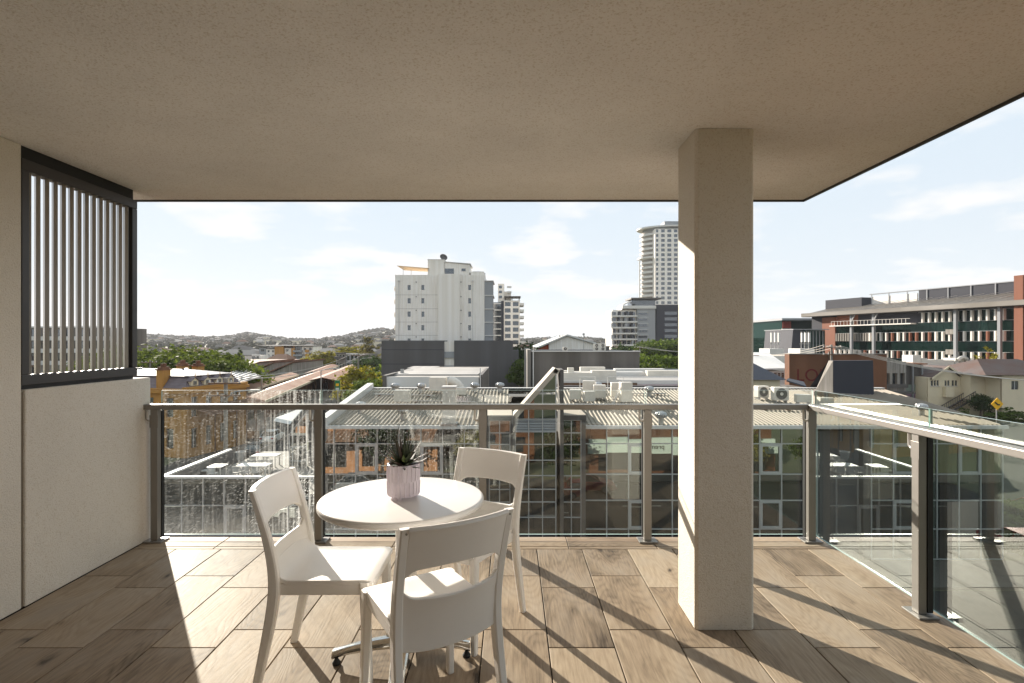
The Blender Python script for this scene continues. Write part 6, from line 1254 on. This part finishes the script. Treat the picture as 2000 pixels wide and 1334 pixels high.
win_wall(Q2, 'front_wall', (x0, Yq2 + 1, GZ), (1, 0, 0), x1 - x0, ze - GZ, hl, M['cream_board'], .15); bx('body', M['cream_board'], Q2, x0 + .02, x1 - .02, Yq2 + 1.3, Yq2 + 12, GZ, ze - .02)
m = MB(); a0, a1, b0, b1 = PX(1930, Yq2), x1 + .5, Yq2 + .4, Yq2 + 13; m.add([(a0, b0, ze), (a1, b0, ze), (a1, b1, ze), (a0, b1, ze), (a0 + 4.0, (b0 + b1) / 2, PZ(704, Yq2)), (a1 - 4, (b0 + b1) / 2, PZ(704, Yq2))], [(0, 1, 5, 4), (1, 2, 5), (2, 3, 4, 5), (3, 0, 4), (3, 2, 1, 0)]); m.build('roof', M['roof_old'], Q2); bx('left_body', M['cream_board'], Q2, PX(1938, Yq2), x0, Yq2 + 4, Yq2 + 12, GZ, ze - .03)
# ================================================================== STREET FURNITURE
def pole(u, vt, Y_, label, arms=1, lamp=False):
    x = PX(u, Y_); t = thing('power_pole', label, 'pole', (x, Y_, GZ), 0, 'timber power poles'); h = PZ(vt, Y_)
    m = MB(); m.tube([(x, Y_, GZ), (x, Y_, h)], [.19, .13], 10); m.build('mast', M['concrete'], t, smooth=True)
    for k in range(arms):
        z = h - .4 - k * .9; bx('cross_arm', M['timber'], t, x - 1.2, x + 1.2, Y_ - .24, Y_ - .14, z - .06, z + .06)
        for q in (-1.1, -.5, .5, 1.1): m = MB(); m.lathe([(0, 0), (.06, 0), (.05, .1), (.06, .14), (0, .2)], 8, (x + q, Y_ - .19, z + .061)); m.build('insulator', M['white_metal'], t)
    if lamp: m = MB(); m.tube([(x, Y_, h - 1.6), (x + .8, Y_ - .3, h - 1.0), (x + 2.2, Y_ - .6, h - .85)], .05, 6); m.build('lamp_arm', M['galv'], t); bx('lamp_head', M['galv'], t, x + 2.1, x + 2.8, Y_ - .75, Y_ - .45, h - .93, h - .81)
    return Vector((x, Y_ - .19, h - .14))
pa = pole(441, 738, 40.5, 'stout power pole behind the terrace with crossed arms', 2, True)
pb = pole(293, 703, 84, 'thin power pole against the fig grove', 1); pc = pole(700, 690, 105, 'power pole beside the yellow green tree', 1, True); pd = pole(1624, 673, 70, 'power pole rising from the brick building', 2); pe = pole(1250, 676, 112, 'power pole behind the concrete building', 1); pf = pole(2080, 745, 62, 'power pole beyond the timber houses', 1); pg = pole(1468, 690, 96, 'power pole by the white warehouse', 1); ph = pole(1400, 684, 108, 'power pole hidden partly by the column', 1)
def wires(a, b, n, sag, label, spread=1.1):
    for k in range(n):
        q = -spread + 2 * spread * k / max(1, n - 1); A = a + Vector((q, 0, .1 - .05 * k)); B = b + Vector((q, 0, .1 - .05 * k)); pts = [A.lerp(B, i / 14) - Vector((0, 0, sag * 4 * (i / 14) * (1 - i / 14))) for i in range(15)]
        m = MB(); m.tube(pts, .03, 5); o = m.build('power_line', mat('bare_cable', srgb(190, 182, 170), .6) if 'bare_cable' not in bpy.data.materials else bpy.data.materials['bare_cable']); tag(o, label, 'cable', 'power lines')
wires(pd, pf, 4, .9, 'pale power line from the brick building to beyond the timber houses'); wires(pd, pg, 3, .7, 'pale power line from the brick building to the white warehouse'); wires(pe, ph, 3, .6, 'pale power line behind the concrete building'); wires(pa, pc, 2, 1.0, 'pale power line along the station street')
t = thing('street_lamp', 'slim street lamp beside the station canopies', 'street lamp', (PX(627, 62), 62, GZ)); x = PX(627, 62); m = MB(); m.tube([(x, 62, GZ), (x, 62, PZ(724, 62)), (x + .6, 62, PZ(721, 62)), (x + 1.6, 62, PZ(720, 62))], .06, 6); m.build('mast', M['galv'], t); bx('lamp_head', M['galv'], t, x + 1.5, x + 2.1, 61.85, 62.15, PZ(720, 62) - .05, PZ(720, 62) + .08)
t = thing('road_sign', 'green roadside sign with a yellow panel near the station', 'sign', (PX(659, 66), 66, GZ)); x = PX(659, 66); bx('sign_board', M['green_sign'], t, x - .32, x + .32, 66, 66.06, PZ(762, 66), PZ(743, 66)); bx('sign_panel', M['yellow'], t, x - .18, x + .18, 65.97, 65.995, PZ(754, 66), PZ(749, 66)); bx('sign_panel', M['white_metal'], t, x - .2, x + .2, 65.97, 65.995, PZ(761, 66), PZ(757.5, 66))
m = MB(); m.tube([(x, 66.12, GZ), (x, 66.12, PZ(743, 66))], .06, 6); m.build('sign_post', M['galv'], t)
t = thing('warning_sign', 'yellow diamond warning sign with a black arrow by the street', 'sign', (PX(1948, 55), 55, GZ)); x = PX(1948, 55); zc = PZ(789, 55); m = MB(); m.prism([(x - .62, 55, zc), (x, 55, zc - .62), (x + .62, 55, zc), (x, 55, zc + .62)], (0, .04, 0)); m.build('sign_board', M['yellow'], t); m = MB(); m.prism([(x - .3, 54.98, zc + .12), (x - .2, 54.98, zc + .22), (x + .1, 54.98, zc - .02), (x + .26, 54.98, zc - .02), (x + .26, 54.98, zc - .14), (x + .02, 54.98, zc - .14)], (0, .015, 0)); m.build('sign_arrow', M['black'], t); m = MB(); m.tube([(x, 55.1, GZ), (x, 55.1, zc + .3)], .05, 6); m.build('sign_post', M['galv'], t)
# ---- cars
M['car_glass'] = facade_glass('car_glass', (.01, .012, .014), .08)
M['tyre'] = mat('tyre', srgb(28, 28, 28), .8); M['rim'] = mat('rim', srgb(168, 168, 170), .35, .8); M['lamp_red'] = mat('tail_lamp', srgb(170, 20, 20), .3); M['lamp_white'] = mat('head_lamp', srgb(220, 224, 226), .2)
def car_paint(n, c): return mat('car_' + n, c, .28, .1, .02, 1, spec=.6)
def car(loc, rz, m_, label, van=0.0):
    t = thing('parked_car', label, 'car', loc, rz, 'cars on the streets'); h = van
    prof = [(-2.1, .30), (-2.15, .62), (-2.05, .92), (-1.75, .99), (.95, .97), (1.75, .82), (2.1, .66), (2.15, .34), (1.75, .26), (-1.8, .26)]
    m = MB(); m.prism([(x, -.86, z) for x, z in prof], (0, 1.72, 0)); m.build('body', m_, t, bevel=.07, seg=3, world=False, smooth=True)
    g = [(-1.85, .985), (-1.35, 1.42 + h), (.15, 1.45 + h), (.98, .965)]; top = .62
    vs = [(x, -.78 if z < 1 else -top, z) for x, z in g] + [(x, .78 if z < 1 else top, z) for x, z in g]
    m = MB(); m.add(vs, [(0, 3, 2, 1), (4, 5, 6, 7), (0, 1, 5, 4), (2, 3, 7, 6)]); m.build('cabin_glass', M['car_glass'], t, world=False)
    m = MB(); m.box(-1.40, .22, -top - .02, top + .02, 1.42 + h, 1.475 + h)
    for s in (-1, 1):
        for (xa, za), (xb_, zb) in (((-1.87, .98), (-1.37, 1.44 + h)), ((.99, .96), (.17, 1.46 + h)), ((-.5, .98), (-.48, 1.45 + h))): m.bar((xa, s * .785, za), (xb_, s * (top + .012), zb), .07, .05)
    m.build('roof', m_, t, bevel=.02, world=False)
    for x in (-1.35, 1.32):
        for s in (-1, 1):
            m = MB(); m.tube([(x, s * .72, .32), (x, s * .90, .32)], .32, 20); w_ = m.build('wheel', M['tyre'], t, world=False); m = MB(); m.tube([(x, s * .885, .32), (x, s * .906, .32)], .2, 14); m.build('rim', M['rim'], w_, world=False)
    for s in (-1, 1): m = MB(); m.box(2.07, 2.16, s * .62 - .17, s * .62 + .17, .58, .72); m.build('headlight', M['lamp_white'], t, bevel=.02, world=False); m = MB(); m.box(-2.17, -2.09, s * .64 - .14, s * .64 + .14, .66, .84); m.build('tail_light', M['lamp_red'], t, bevel=.02, world=False)
    return t
CR_ = car_paint('red', srgb(150, 22, 20)); CW = car_paint('white', srgb(226, 226, 222)); CS = car_paint('silver', srgb(150, 152, 156)); CK = car_paint('black', srgb(30, 31, 34)); CB_ = car_paint('blue', srgb(40, 58, 92))
car((-24.5, 31, GZ), rad(95), CR_, 'red car in the side road below the terrace coping'); car((-27.5, 45, GZ), rad(-83), CS, 'silver car further up the side road by the hotel'); car((-29, 66, GZ), rad(96), CW, 'white car near the station canopies'); car((-27, 58, GZ), rad(96), CK, 'black car behind the office roof parapet')
car((PX(1752, 70), 70, GZ), rad(8), CW, 'white car parked below the corner shops'); car((PX(1735, 76), 76, GZ), rad(5), CK, 'black car in front of the corner shops'); car((PX(1790, 68), 68, GZ), rad(8), CS, 'silver car parked before the steel shopfront'); car((PX(1806, 74), 74, GZ), rad(4), CR_, 'red car beside the cream timber house')
car((35.5, 37, GZ), rad(80), CR_, 'red car at the kerb past the glazed facade end'); car((-12, 16, GZ), 0, CS, 'silver car in the street mirrored in the glazed facade'); car((6, 16.2, GZ), 0, CR_, 'red car in the street mirrored in the glazed facade'); car((-14, 22.5, GZ), math.pi, CW, 'white car driving past the glazed facade'); car((-5, 22.6, GZ), math.pi, CB_, 'blue car driving past the glazed facade', .15)
# plants and hoarding at the facade end
for i, (x, y, h) in enumerate(((30.0, 31.5, 2.8), (31.4, 33.6, 2.4), (29.6, 35, 3.0), (32, 36.5, 2.2))): tree('shrub', 'dark leafy shrub in the garden bed at the end of the glazed facade', x, y, h, 'shrubs beside the glazed facade', 1.1, GZ, 'shrub')
# ================================================================== OUR SIDE OF THE STREET (seen mirrored in the facade)
OW = thing('own_building', 'dark brick front of the apartment building below the balcony', 'building', (0, 0, GZ))
hl = [(1 + 3.1 * i, 3.1 + 3.1 * i, j * 3.2 + 1.0, j * 3.2 + 2.7) for i in range(4) for j in range(3)]
win_wall(OW, 'front_wall', (2.2, 3.6, GZ), (-1, 0, 0), 13.2, -.30 - GZ, hl, M['brick'], .2); bx('body', M['tower_grey'], OW, -10.9, 2.1, -8, 3.35, GZ, -.285)
SG = thing('sign_shop', 'low shop with pale green fascia reading premis across the street', 'building', (15, 8, GZ)); bx('body', M['brick'], SG, 7.2, 24, -6, 9.9, GZ, -6.4); bx('fascia', mat('pale_mint_paint', srgb(206, 222, 206), .6), SG, 7.0, 24.2, 9.92, 10.3, -8.75, -7.4); bx('shop_glass', M['dark_glass'], SG, 8, 23, 9.91, 9.95, GZ + .3, -8.8)
lettering('premis', SG, (13.35, 10.33, -8.3), .62, M['black'], (rad(90), 0, math.pi), .01)
TB = thing('brick_shop', 'rust roofed brick shop on the near side of the street', 'building', (-17, 5, GZ)); 
hl = [(1.5 + 3.4 * i, 3.6 + 3.4 * i, .6, 3.0) for i in range(6)]
win_wall(TB, 'front_wall', (-7, 9.8, GZ), (-1, 0, 0), 22, 5.2, hl, mat('tan_brick', srgb(206, 150, 108), .9, 0, .2, .6), .2, M['dark_glass']); bx('body', M['brick'], TB, -28.9, -7.1, -4, 9.55, GZ, GZ + 5.1)
m = MB(); m.prism([(-29.5, 10.2, GZ + 5.15), (-6.6, 10.2, GZ + 5.15), (-6.6, 3, GZ + 7.2), (-29.5, 3, GZ + 7.2)], (0, 0, .15)); m.build('roof', M['rust'], TB); m = MB(); m.prism([(-29, 9.85, GZ + 3.9), (-7, 9.85, GZ + 3.9), (-7, 12.4, GZ + 3.3), (-29, 12.4, GZ + 3.3)], (0, 0, .12)); m.build('awning', M['rust_pale'], TB)
for i, (x, k, h) in enumerate(((-20, 'round', 5.0), (-11.5, 'dark', 5.4), (-3.5, 'yellow', 4.6), (4.2, 'dark', 5.2), (20.5, 'yellow', 4.6), (26.5, 'round', 5.2))): tree(k, ['street tree before the brick shop awning', 'dark street tree at the end of the brick shop', 'yellowing street tree below the balcony', 'dark street tree between the balcony and the green fascia', 'yellowing street tree before the green fascia shop', 'street tree past the green fascia shop'][i], x, 12.2, h, 'street trees on the near pavement', .9, GZ + .13)

# ================================================================== HAZE
hz_ = MB().box(-2950, 2950, -950, 2650, GZ - 1.1, 98).build('haze', None); hz_.data.materials.clear()
hm_ = bpy.data.materials.new('thin_haze'); hm_.use_nodes = True; nt = hm_.node_tree; nt.nodes.clear(); o_ = nt.nodes.new('ShaderNodeOutputMaterial'); v_ = nt.nodes.new('ShaderNodeVolumePrincipled')
v_.inputs['Color'].default_value = (.93, .95, 1, 1); v_.inputs['Density'].default_value = .0001; v_.inputs['Anisotropy'].default_value = .1; nt.links.new(v_.outputs[0], o_.inputs['Volume']); hz_.data.materials.append(hm_); tag(hz_, kind='stuff')
